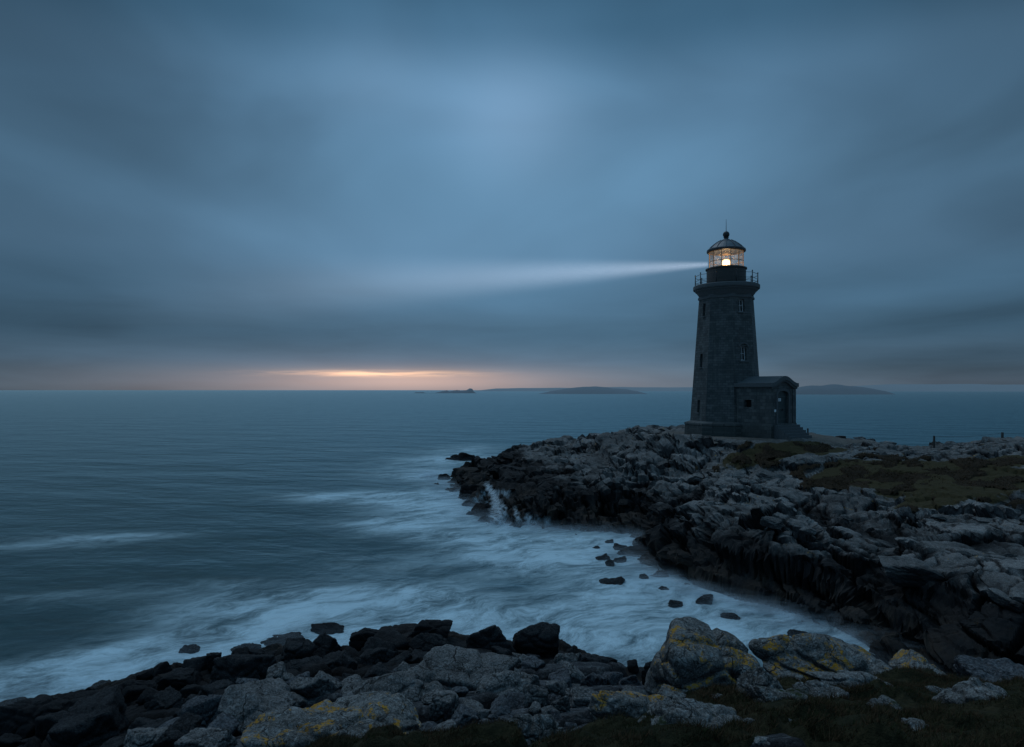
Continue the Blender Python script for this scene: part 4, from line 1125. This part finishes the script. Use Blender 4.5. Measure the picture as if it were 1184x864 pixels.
for k in range(12):
    a = R(30*k); r2 = MB(); pr = [(1.64, 24.44), (1.34, 24.75), (.94, 25.03), (.52, 25.25)]
    r2.tube([(q*math.sin(a), -q*math.cos(a), zl(z)) for q, z in pr], .03, 6); r2.build('roof_rib', M['roofmetal'], roof)
bl = MB(); bl.lathe([(.30, 25.28-Z0), (.22, 25.38-Z0), (.19, 25.48-Z0), (.27, 25.52-Z0)]+[(.31*math.cos(R(t_)), 25.80+.31*math.sin(R(t_))-Z0) for t_ in range(-60, 91, 15)], 20)
bl.build('vent_ball', M['iron'], LH, smooth=True)
fn = MB(); fn.tube([(0, 0, zl(26.05)), (0, 0, zl(27.25))], [.035, .015], 6); fn.build('lightning_rod', M['iron'], LH)
# lamp and lens
pd = MB(); pd.lathe([(.30, 22.5-Z0), (.22, 22.58-Z0), (.18, 22.66-Z0), (.34, 22.70-Z0)], 16, cap1=True); pd.build('lamp_pedestal', M['iron'], LH)
ls = MB(); ls.lathe([(.25, 22.72-Z0), (.33, 22.80-Z0), (.35, 22.98-Z0), (.35, 23.14-Z0), (.33, 23.30-Z0), (.25, 23.38-Z0)], 20, cap0=True, cap1=True); ls.build('lamp_lens', M['lamp'], LH, smooth=True)
lf = MB()
for k in range(6):
    a = R(60*k+30); lf.tube([(.40*math.sin(a), -.40*math.cos(a), zl(22.7)), (.40*math.sin(a), -.40*math.cos(a), zl(23.9))], .02, 6)
for z in (22.72, 23.42, 23.9): lf.tube([(.40*math.sin(R(30*k)), -.40*math.cos(R(30*k)), zl(z)) for k in range(12)], .022, 6, True)
lf.lathe([(.40, 23.9-Z0), (.2, 24.05-Z0), (.05, 24.12-Z0)], 16); lf.build('lens_frame', M['bronze'], LH)

# porch
BT = R(52); PW = 1.80; PA0, PA1 = 2.2, 6.05
def pp(a, s, z): return (a*math.sin(BT)+s*math.cos(BT), -a*math.cos(BT)+s*math.sin(BT), zl(z))
def pbox(m_, a0, a1, s0, s1, z0, z1):
    m_.hexa([pp(a1, s0, z0), pp(a1, s1, z0), pp(a0, s1, z0), pp(a0, s0, z0), pp(a1, s0, z1), pp(a1, s1, z1), pp(a0, s1, z1), pp(a0, s0, z1)])
def archz(s, z=11.30, h=.62): return z+h*(.5+.5*math.cos(PI*min(1, abs(s)/(PW+.1))))
pw = MB()
# side wall (near) with a small square opening
def wallside(s, sgn):
    zz = [8.05, 9.45, 10.12, 11.30]; aa = [PA0, 3.35, 4.12, PA1]
    for i in range(3):
        for j in range(3):
            if sgn < 0 and i == 1 and j == 1: continue
            pts = [pp(aa[i], s, zz[j]), pp(aa[i+1], s, zz[j]), pp(aa[i+1], s, zz[j+1]), pp(aa[i], s, zz[j+1])]
            uv = [(aa[i], zz[j]), (aa[i+1], zz[j]), (aa[i+1], zz[j+1]), (aa[i], zz[j+1])]
            pw.poly(pts if sgn > 0 else pts, uv)
    if sgn < 0:
        a0, a1, z0, z1 = 3.35, 4.12, 9.45, 10.12
        for (u0, v0), (u1, v1) in zip([(a0, z0), (a1, z0), (a1, z1), (a0, z1)], [(a1, z0), (a1, z1), (a0, z1), (a0, z0)]):
            pw.poly([pp(u0, s, v0), pp(u1, s, v1), pp(u1, s+.4, v1), pp(u0, s+.4, v0)])
wallside(-PW, -1); wallside(PW, 1)
# front wall with arched doorway
DW, DZ0, DZ1, DH = .76, 8.0, 10.60, .30
ss = [-PW, -1.4, -DW]+[-DW+2*DW*i/10 for i in range(1, 10)]+[DW, 1.4, PW]
def dtop(s): return DZ1+DH*math.sqrt(max(0, 1-(s/DW)**2*.98)) if abs(s) <= DW+1e-6 else None
for s0, s1 in zip(ss[:-1], ss[1:]):
    md = (s0+s1)/2
    zlo0, zlo1 = (8.05, 8.05) if abs(md) > DW else (dtop(s0), dtop(s1))
    pw.poly([pp(PA1, s0, zlo0), pp(PA1, s1, zlo1), pp(PA1, s1, archz(s1)), pp(PA1, s0, archz(s0))], [(s0, zlo0), (s1, zlo1), (s1, archz(s1)), (s0, archz(s0))])
    if abs(md) < DW: pw.poly([pp(PA1, s0, zlo0), pp(PA1, s1, zlo1), pp(PA1-.35, s1, zlo1), pp(PA1-.35, s0, zlo0)])
for s in (-DW, DW): pw.poly([pp(PA1, s, DZ0), pp(PA1, s, DZ1+.04), pp(PA1-.35, s, DZ1+.04), pp(PA1-.35, s, DZ0)])
pw.build('porch_wall', M['stone2'], LH)
bi = MB(); bi.poly([pp(3.2, -PW+.4, 9.3), pp(4.3, -PW+.4, 9.3), pp(4.3, -PW+.4, 10.3), pp(3.2, -PW+.4, 10.3)]); bi.build('porch_window', M['black'], LH)
pb = MB(); pbox(pb, 2.2, PA1+.14, -PW-.14, PW+.14, 6.0, 7.92); pbox(pb, 2.2, PA1+.10, -PW-.10, PW+.10, 7.92, 8.047); pb.build('porch_plinth', M['stone2'], LH, bevel=.03)
# pilasters at the corners and jambs
pi_ = MB()
for s0, s1 in ((-PW-.05, -PW+.42), (PW-.42, PW+.05)):
    pi_ = MB(); pbox(pi_, PA1-.42, PA1+.07, s0, s1, 8.05, 11.28); pi_.build('pilaster', M['stone2'], LH, bevel=.02)
for s0, s1 in ((-DW-.26, -DW-.02), (DW+.02, DW+.26)):
    pi_ = MB(); pbox(pi_, PA1-.2, PA1+.05, s0, s1, 8.05, DZ1); pi_.build('door_jamb', M['trim'], LH, bevel=.02)
ar = MB()
for i in range(12):
    t0, t1 = PI*i/12, PI*(i+1)/12
    def ap(t_, k_, a): return pp(a, -math.cos(t_)*(DW+k_), DZ1+math.sin(t_)*(DH+k_))
    ar.hexa([ap(t0, .02, PA1+.05), ap(t1, .02, PA1+.05), ap(t1, .02, PA1-.1), ap(t0, .02, PA1-.1), ap(t0, .26, PA1+.05), ap(t1, .26, PA1+.05), ap(t1, .26, PA1-.1), ap(t0, .26, PA1-.1)])
ar.build('door_arch', M['trim'], LH)
rf = MB(); S = [-(PW+.20)+(2*(PW+.20))*i/28 for i in range(29)]
def ring(a, top): return [pp(a, s, archz(s, 11.27, .62)+(.34 if top else 0)) for s in S]
for a0, a1 in ((2.2, PA1+.26),):
    rf.ring_loft([ring(a0, False), ring(a1, False)], closed=False); rf.ring_loft([ring(a0, True), ring(a1, True)], closed=False)
    rf.ring_loft([ring(a1, False), ring(a1, True)], closed=False)
for s in (S[0], S[-1]):
    rf.poly([pp(2.2, s, archz(s, 11.27)), pp(PA1+.26, s, archz(s, 11.27)), pp(PA1+.26, s, archz(s, 11.27)+.34), pp(2.2, s, archz(s, 11.27)+.34)])
rf.build('porch_roof', M['trim'], LH)
# bed moulding under the roof
bm_ = MB()
def ring2(a, z_): return [pp(a, s*.955, archz(s, 11.27, .62)+z_) for s in S]
bm_.ring_loft([ring2(PA1+.003, -.20), ring2(PA1+.16, -.16), ring2(PA1+.2, .0), ring2(PA1+.003, .0)], closed=False); bm_.build('cornice_moulding', M['trim'], LH)
dr = MB(); DA = PA1-.17
for i in range(10):
    s0, s1 = -DW+2*DW*i/10, -DW+2*DW*(i+1)/10
    g_ = .012
    dr.hexa([pp(DA, s0+g_, DZ0), pp(DA, s1-g_, DZ0), pp(DA-.06, s1-g_, DZ0), pp(DA-.06, s0+g_, DZ0), pp(DA, s0+g_, dtop(s0)), pp(DA, s1-g_, dtop(s1)), pp(DA-.06, s1-g_, dtop(s1)), pp(DA-.06, s0+g_, dtop(s0))])
for z in (8.35, 9.3, 10.35): pbox(dr, DA+.002, DA+.035, -DW+.05, DW-.05, z, z+.12)
dr.poly([pp(DA-.07, -DW, DZ0), pp(DA-.07, DW, DZ0), pp(DA-.07, DW, DZ1+DH), pp(DA-.07, -DW, DZ1+DH)])
door = dr.build('door', M['door'], LH)
hn = MB(); pbox(hn, DA+.04, DA+.09, .08, .16, 9.15, 9.35); hn.build('handle', M['iron'], door)
nt = MB(); pbox(nt, DA+.04, DA+.06, -.62, -.14, 10.0, 10.26); nts = nt.build('door_notice', M['white'], door)
nl = MB()
for z in (10.19, 10.12, 10.05): pbox(nl, DA+.061, DA+.064, -.55, -.21, z-.012, z+.012)
nl.build('notice_print', M['ink'], LH)
pq = MB(); pbox(pq, PA1+.055, PA1+.085, -DW-.60, -DW-.36, 9.08, 9.30); pq.build('wall_plaque', M['white'], LH)
for o_ in list(SC.objects):
    if o_.name.startswith('notice_print'): o_.parent = nts
st = MB(); n_s = 5
for i in range(n_s):
    z1 = 7.93-i*.225; pbox(st, PA1+.14 if i == 0 else PA1+.14+.4+.28*(i-1), PA1+.14+.4+.28*i, -1.55+.03*i, 1.75, 6.0, z1)
st.build('porch_steps', M['trim'], LH, bevel=.02)

# small bollard by the steps, fence
def post(name, px, py, Y, h, r_):
    x = (px-CX)/F*Y; z = drop(x, Y) or P(px, py, Y)[2]
    p = MB(); p.tube([(0, 0, -.5), (0, 0, h*.5), (0.01, 0, h)], [r_*1.05, r_, r_*.9], 10); return p, (x, Y, z)
p, loc = post('b', 934, 499, 64, .62, .075)
o = p.build('marker_post', M['wood'], None, bevel=.01); o.location = loc
c_ = MB(); c_.lathe([(.085, .60), (.09, .66), (.05, .70), (.001, .71)], 10, cap0=True); c_.build('post_cap', M['iron'], o)
tag(o, 'short weathered post standing beside the porch steps', 'post')
fence = empty('wire_fence', (0, 0, 0)); tag(fence, 'wire fence of thin wooden posts along the far edge of the headland', 'fence')
tops = []
for px, py, Y, h in ((1080, 514, 57.5, 1.15), (1159, 515, 51.5, .42), (1260, 512, 48, .9), (1400, 512, 46, .9)):
    p, loc = post('f', px, py, Y, h, .09)
    me = p.build('fence_post', M['wood'], fence); me.location = loc; tops.append(Vector(loc)+Vector((0, 0, h)))
for dz in (.06,):
    for a, b_ in zip(tops[:-1], tops[1:]):
        w_ = MB(); w_.tube([a.lerp(b_, i/12)-Vector((0, 0, dz+.12*4*(i/12)*(1-i/12))) for i in range(13)], .009, 5); w_.build('wire', M['iron'], fence)

# ------------------------------------------------------------------ distant islands
def island(name, px0, px1, pytop, Y, label, seed, col, prof=None, cat='island', base=454.0):
    x0, x1 = (px0-CX)/F*Y, (px1-CX)/F*Y; hmax = (HY-pytop)/F*Y + CAM_H
    N_ = 160; M_ = 14; L = x1-x0
    u = np.linspace(0, 1, N_); v = np.linspace(-1, 1, M_)
    if prof is None: pr = np.sin(PI*u)**.55*(.75+.25*np.sin(PI*u*.9+.4))
    else: pr = np.interp(u, [q[0] for q in prof], [q[1] for q in prof])
    ns = fbm(np.stack([u*9+seed, 0*u, 0*u], 1), 4, seed)*.12
    UU, VV = np.meshgrid(u, v)
    hh = np.clip(pr*(1+ns), 0, 2)[None, :]*np.sqrt(np.clip(1-VV**2, 0, 1))*hmax
    X = x0+UU*L; Yv = Y+VV*L*.22*np.sin(PI*UU)**.5+L*.1*UU*0
    i = np.arange(X.size).reshape(X.shape); q = np.stack([i[:-1, :-1].ravel(), i[:-1, 1:].ravel(), i[1:, 1:].ravel(), i[1:, :-1].ravel()], 1)
    m, t, b = new_mat(name+'_haze')
    pos = t.new('ShaderNodeNewGeometry').outputs['Position']
    n1 = t.noise(pos, 20.0/L, 5, .6)
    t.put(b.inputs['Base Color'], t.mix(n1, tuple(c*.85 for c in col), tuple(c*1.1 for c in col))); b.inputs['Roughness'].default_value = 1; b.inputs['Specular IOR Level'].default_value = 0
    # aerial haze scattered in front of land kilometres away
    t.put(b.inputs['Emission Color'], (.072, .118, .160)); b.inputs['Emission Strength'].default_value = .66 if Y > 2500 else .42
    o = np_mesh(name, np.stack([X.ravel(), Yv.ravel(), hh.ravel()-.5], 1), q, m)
    tag(o, label, cat)
    return o
island('low_island', 620, 750, 446.4, 1900, 'long low island on the horizon right of the sunset glow', 3, (.11, .14, .17), [(0,0),(.08,.2),(.25,.7),(.42,1),(.6,.9),(.8,.6),(.93,.25),(1,0)])
island('low_island', 905, 1035, 445.0, 1700, 'low dark island on the horizon just right of the lighthouse porch', 4, (.07, .10, .13), [(0,.2),(.12,.75),(.3,1),(.5,1.0),(.7,.75),(.88,.4),(1,0)])
sk = island('skerry', 478, 552, 449.5, 2300, 'row of jagged skerries on the horizon beside the sunset glow', 5, (.09, .12, .15), [(0,0),(.04,.25),(.14,.3),(.2,0.05),(.34,.1),(.45,.5),(.52,.62),(.56,.4),(.68,.75),(.74,.6),(.83,.7),(.88,1.05),(.92,.95),(.95,.3),(1,0)])
island('distant_coast', 980, 1500, 442.8, 5200, 'faint distant coast along the horizon at the right edge', 6, (.10, .13, .16), [(0,.6),(.1,.8),(.25,.85),(.4,.8),(.55,1),(.8,.9),(1,.4)], 'coast')
island('distant_coast', 545, 830, 447.6, 6000, 'very faint strip of land behind the long low island', 8, (.12, .15, .18), [(0,0),(.1,.7),(.4,.8),(.6,1),(.9,.9),(1,.4)], 'coast')

# ------------------------------------------------------------------ beam of light
def build_beam():
    src = Vector((TX, TY, 23.06)); dirv = (Vector((-22.0, 67.0, 20.9))-src).normalized()
    L = 68.0; a_ = R(6.0); r0 = .22
    x_ax = dirv; z_ax = (Vector((0, 0, 1))-dirv*dirv.z).normalized(); y_ax = z_ax.cross(x_ax)
    mb = MB(); rings = []
    for s in (1.72, 6, 14, 26, L):
        r_ = r0+s*math.tan(a_); rings.append([(s, r_*math.cos(2*PI*k/32), r_*math.sin(2*PI*k/32)) for k in range(32)])
    mb.ring_loft(rings, True, True)
    m = bpy.data.materials.new('beam_in_mist'); m.use_nodes = True; t = NT(m.node_tree); t.n.remove(t.n['Principled BSDF'])
    tc = t.new('ShaderNodeTexCoord').outputs['Object']; x, y, z = t.sep(tc)[:]
    rad_ = t.m('ADD', r0, t.m('MULTIPLY', x, math.tan(a_)))
    rr = t.m('DIVIDE', t.m('SQRT', t.m('ADD', t.m('MULTIPLY', y, y), t.m('MULTIPLY', z, z))), rad_)
    g = t.m('POWER', t.smooth(rr, 1.0, 0.0), 1.3)
    fall = t.m('MULTIPLY', t.m('DIVIDE', .42, t.m('MULTIPLY', t.m('ADD', rad_, .35), t.m('ADD', t.m('MULTIPLY', rad_, .75), .6))), t.smooth(x, L*.98, L*.22))
    e = t.new('ShaderNodeEmission'); t.put(e.inputs[0], (.76, .84, 1.0)); t.put(e.inputs[1], t.m('MULTIPLY', t.m('MULTIPLY', g, fall), 1.15))
    t.l.new(e.outputs[0], t.n['Material Output'].inputs['Volume'])
    o = mb.build('light_beam', m, None)
    from mathutils import Matrix
    mt = Matrix((x_ax, y_ax, z_ax)).transposed().to_4x4(); mt.translation = src; o.matrix_world = mt
    tag(o, 'pale beam of light reaching left from the lighthouse lantern through the mist', 'light beam')
build_beam()

# ------------------------------------------------------------------ world
def pix_dir(px, py):
    v = Vector(((px-CX)/F, 1, (HY-py)/F)).normalized(); return math.atan2(v.x, v.y), math.asin(v.z)
def srgb(r_, g_, b_):
    f = lambda c: (c/255/12.92) if c/255 <= .04045 else ((c/255+.055)/1.055)**2.4
    return (f(r_), f(g_), f(b_))
def build_world():
    w = bpy.data.worlds.new('World'); SC.world = w; w.use_nodes = True; t = NT(w.node_tree)
    bg = t.n['Background']
    d = t.new('ShaderNodeTexCoord').outputs['Generated']
    dx, dy, dz = t.sep(d)[:]
    azn = t.m('ARCTAN2', dx, dy); el = t.m('ARCSINE', dz)
    cr = t.new('ShaderNodeValToRGB'); t.put(cr.inputs[0], t.m('DIVIDE', t.m('MAXIMUM', el, 0.0), R(60)))
    def E(py): return pix_dir(592, py)[1]/R(60)
    stops = [(0, srgb(84, 106, 122)), (E(436), srgb(84, 108, 126)), (E(415), srgb(76, 103, 124)), (E(385), srgb(68, 99, 122)), (E(345), srgb(74, 108, 134)), (E(300), srgb(84, 119, 147)), (E(220), srgb(86, 123, 152)), (E(120), srgb(82, 118, 147)), (E(30), srgb(60, 96, 123)), (E(-40), srgb(52, 86, 112)), (1.0, srgb(90, 134, 166))]
    cr.color_ramp.interpolation = 'B_SPLINE' if False else 'EASE'
    e = cr.color_ramp.elements
    e[0].position = 0; e[0].color = (*stops[0][1], 1); e[1].position = 1; e[1].color = (*stops[-1][1], 1)
    for p_, c_ in stops[1:-1]:
        k = e.new(p_); k.color = (*c_, 1)
    col = cr.outputs[0]
    # cloud sheets seen in perspective
    inv = t.m('DIVIDE', 1.0, t.m('ADD', t.m('MAXIMUM', dz, 0.0), .10))
    cp = t.comb(t.m('MULTIPLY', dx, inv), t.m('MULTIPLY', dy, inv), 0.0)
    c1 = t.noise(t.mapping(cp, loc=(.4, 1.3, 0), rot=(0, 0, R(24)), scale=(.75, .22, 1)), 1.1, 4, .5, .35)
    c2 = t.noise(t.mapping(cp, loc=(4, 5.3, 0), rot=(0, 0, R(-32)), scale=(1.1, .28, 1)), 1.3, 4, .5, .3)
    c3 = t.noise(t.mapping(t.comb(azn, el, 0.0), scale=(2.2, 16, 1)), 1.6, 5, .55, .3)
    cl = t.m('ADD', t.m('MULTIPLY', c1, .55), t.m('MULTIPLY', c2, .45))
    iso = t.noise(t.mapping(t.comb(azn, el, 0.0), loc=(.7, .2, 0), rot=(0, 0, R(12)), scale=(3.2, 6.0, 1)), 1.0, 3, .45, .5)
    cl = t.m('ADD', t.m('MULTIPLY', cl, .35), t.m('MULTIPLY', iso, .65))
    cl = t.m('ADD', t.m('MULTIPLY', cl, t.smooth(el, 0, R(12), .35, 1)), t.m('MULTIPLY', c3, t.smooth(el, R(2), R(12), .65, .0)))
    mul = t.smooth(cl, .30, .70, .87, 1.15)
    # soft bright and dark patches in the overcast
    tot = t.m('MULTIPLY', mul, 1.11)
    blobs = [(592,132,62,58,-.2,.26),(600,160,200,130,0,.12),(440,78,100,48,.1,.28),(540,170,50,40,0,.12),(770,205,150,60,-.5,.22),(560,300,260,60,0,.16),(230,250,220,26,.22,.20),(1080,335,230,20,-.14,.24),(1050,395,260,14,-.08,.16),(620,60,260,60,.05,.10),
             (0,30,340,280,0,-.50),(1184,20,340,300,0,-.52),(0,450,280,170,0,-.34),(1184,450,300,130,0,-.36),(300,380,330,22,0,-.05),(860,250,120,160,0,-.06),(700,385,300,20,0,-.05),(130,410,240,10,.0,.14)]
    for px, py, rx, ry, rt, am in blobs:
        a0, e0 = pix_dir(px, py)
        k = math.cos(a0)
        sx, sy = 1/(rx/F*k*k*1.25), 1/(ry/F*k*1.25)
        v = t.vm('SUBTRACT', t.comb(azn, el, 0.0), (a0, e0, 0))
        v = t.mapping(v, rot=(0, 0, rt))
        v = t.vm('MULTIPLY', v, (sx, sy, 0))
        q = t.m('EXPONENT', t.m('MULTIPLY', t.vm('DOT_PRODUCT', v, v), -1.0))
        tot = t.m('ADD', tot, t.m('MULTIPLY', q, am))
    col = t.vm('SCALE', col, tot)
    # sunset glow low on the horizon
    def glow(px, py, rx, ry, colr, am, nz=None):
        a0, e0 = pix_dir(px, py)
        v = t.vm('MULTIPLY', t.vm('SUBTRACT', t.comb(azn, el, 0.0), (a0, e0, 0)), (F/rx, F/ry, 0))
        q = t.m('MULTIPLY', t.m('EXPONENT', t.m('MULTIPLY', t.vm('DOT_PRODUCT', v, v), -1.0)), am)
        if nz is not None: q = t.m('MULTIPLY', q, nz)
        return t.vm('SCALE', t.comb(*colr), q)
    hz = t.noise(t.mapping(t.comb(azn, el, 0.0), loc=(.3, .1, 0), scale=(9, 150, 1)), 1.0, 5, .6, .4)
    hs = t.smooth(hz, .38, .60)
    for g_ in (glow(460, 444, 260, 22, (.20, .115, .085), .95), glow(470, 440, 120, 11, (.36, .18, .085), .8), glow(436, 432, 86, 3.4, (.85, .46, .20), .75, t.m('ADD', .3, t.m('MULTIPLY', hs, .9))), glow(395, 432, 55, 2.0, (.8, .36, .14), .35, hs),
               glow(592, 446, 560, 10, (.10, .06, .055), .08), glow(1100, 443, 260, 12, (.03, .018, .022), .35)):
        col = t.vm('ADD', col, g_)
    col = t.vm('ADD', col, glow(592, 130, 75, 65, (.05, .045, .05), .8))
    col = t.vm('ADD', col, glow(440, 80, 80, 50, (.03, .03, .035), .7))
    # a trace of clear sky behind the overcast
    sky = t.new('ShaderNodeTexSky', sky_type='NISHITA'); sky.sun_disc = False; sky.sun_elevation = R(4); sky.sun_rotation = R(-12); sky.air_density = 1.5; sky.dust_density = 2
    col = t.vm('ADD', col, t.vm('SCALE', sky.outputs[0], .0002))
    t.put(bg.inputs[0], col); bg.inputs[1].default_value = 1.0
build_world()

soft_key = bpy.data.lights.new('soft_key', 'SUN'); soft_key.energy = .50; soft_key.angle = R(40); soft_key.color = (.80, .90, 1.0)  # added soft key from upper left to shape the rocks; the sun has set
so = bpy.data.objects.new('soft_key', soft_key); COL.objects.link(so)
dv = Vector((.35, -.55, -1.0)); so.rotation_euler = dv.to_track_quat('-Z', 'Y').to_euler()
lp = bpy.data.lights.new('lantern_light', 'POINT'); lp.energy = 110; lp.color = (1, .66, .36); lp.shadow_soft_size = .25
lo = bpy.data.objects.new('lantern_light', lp); COL.objects.link(lo); lo.location = (TX-.16, TY-.52, 23.1)

# ------------------------------------------------------------------ camera
cam = bpy.data.cameras.new('camera'); co_ = bpy.data.objects.new('camera', cam); COL.objects.link(co_)
co_.location = (0, 0, CAM_H); co_.rotation_euler = (R(90), 0, 0)
cam.sensor_width = 36; cam.lens = 36*F/1184; cam.shift_y = (HY-432)/1184; cam.clip_start = .1; cam.clip_end = 40000
SC.camera = co_
SC.view_settings.view_transform = 'Standard'; SC.view_settings.look = 'None'; SC.view_settings.exposure = 0
SC.render.engine = 'CYCLES'
SC.cycles.use_denoising = True
SC.cycles.max_bounces = 6; SC.cycles.transparent_max_bounces = 24
SC.cycles.volume_step_rate = 1.0; SC.cycles.volume_max_steps = 128
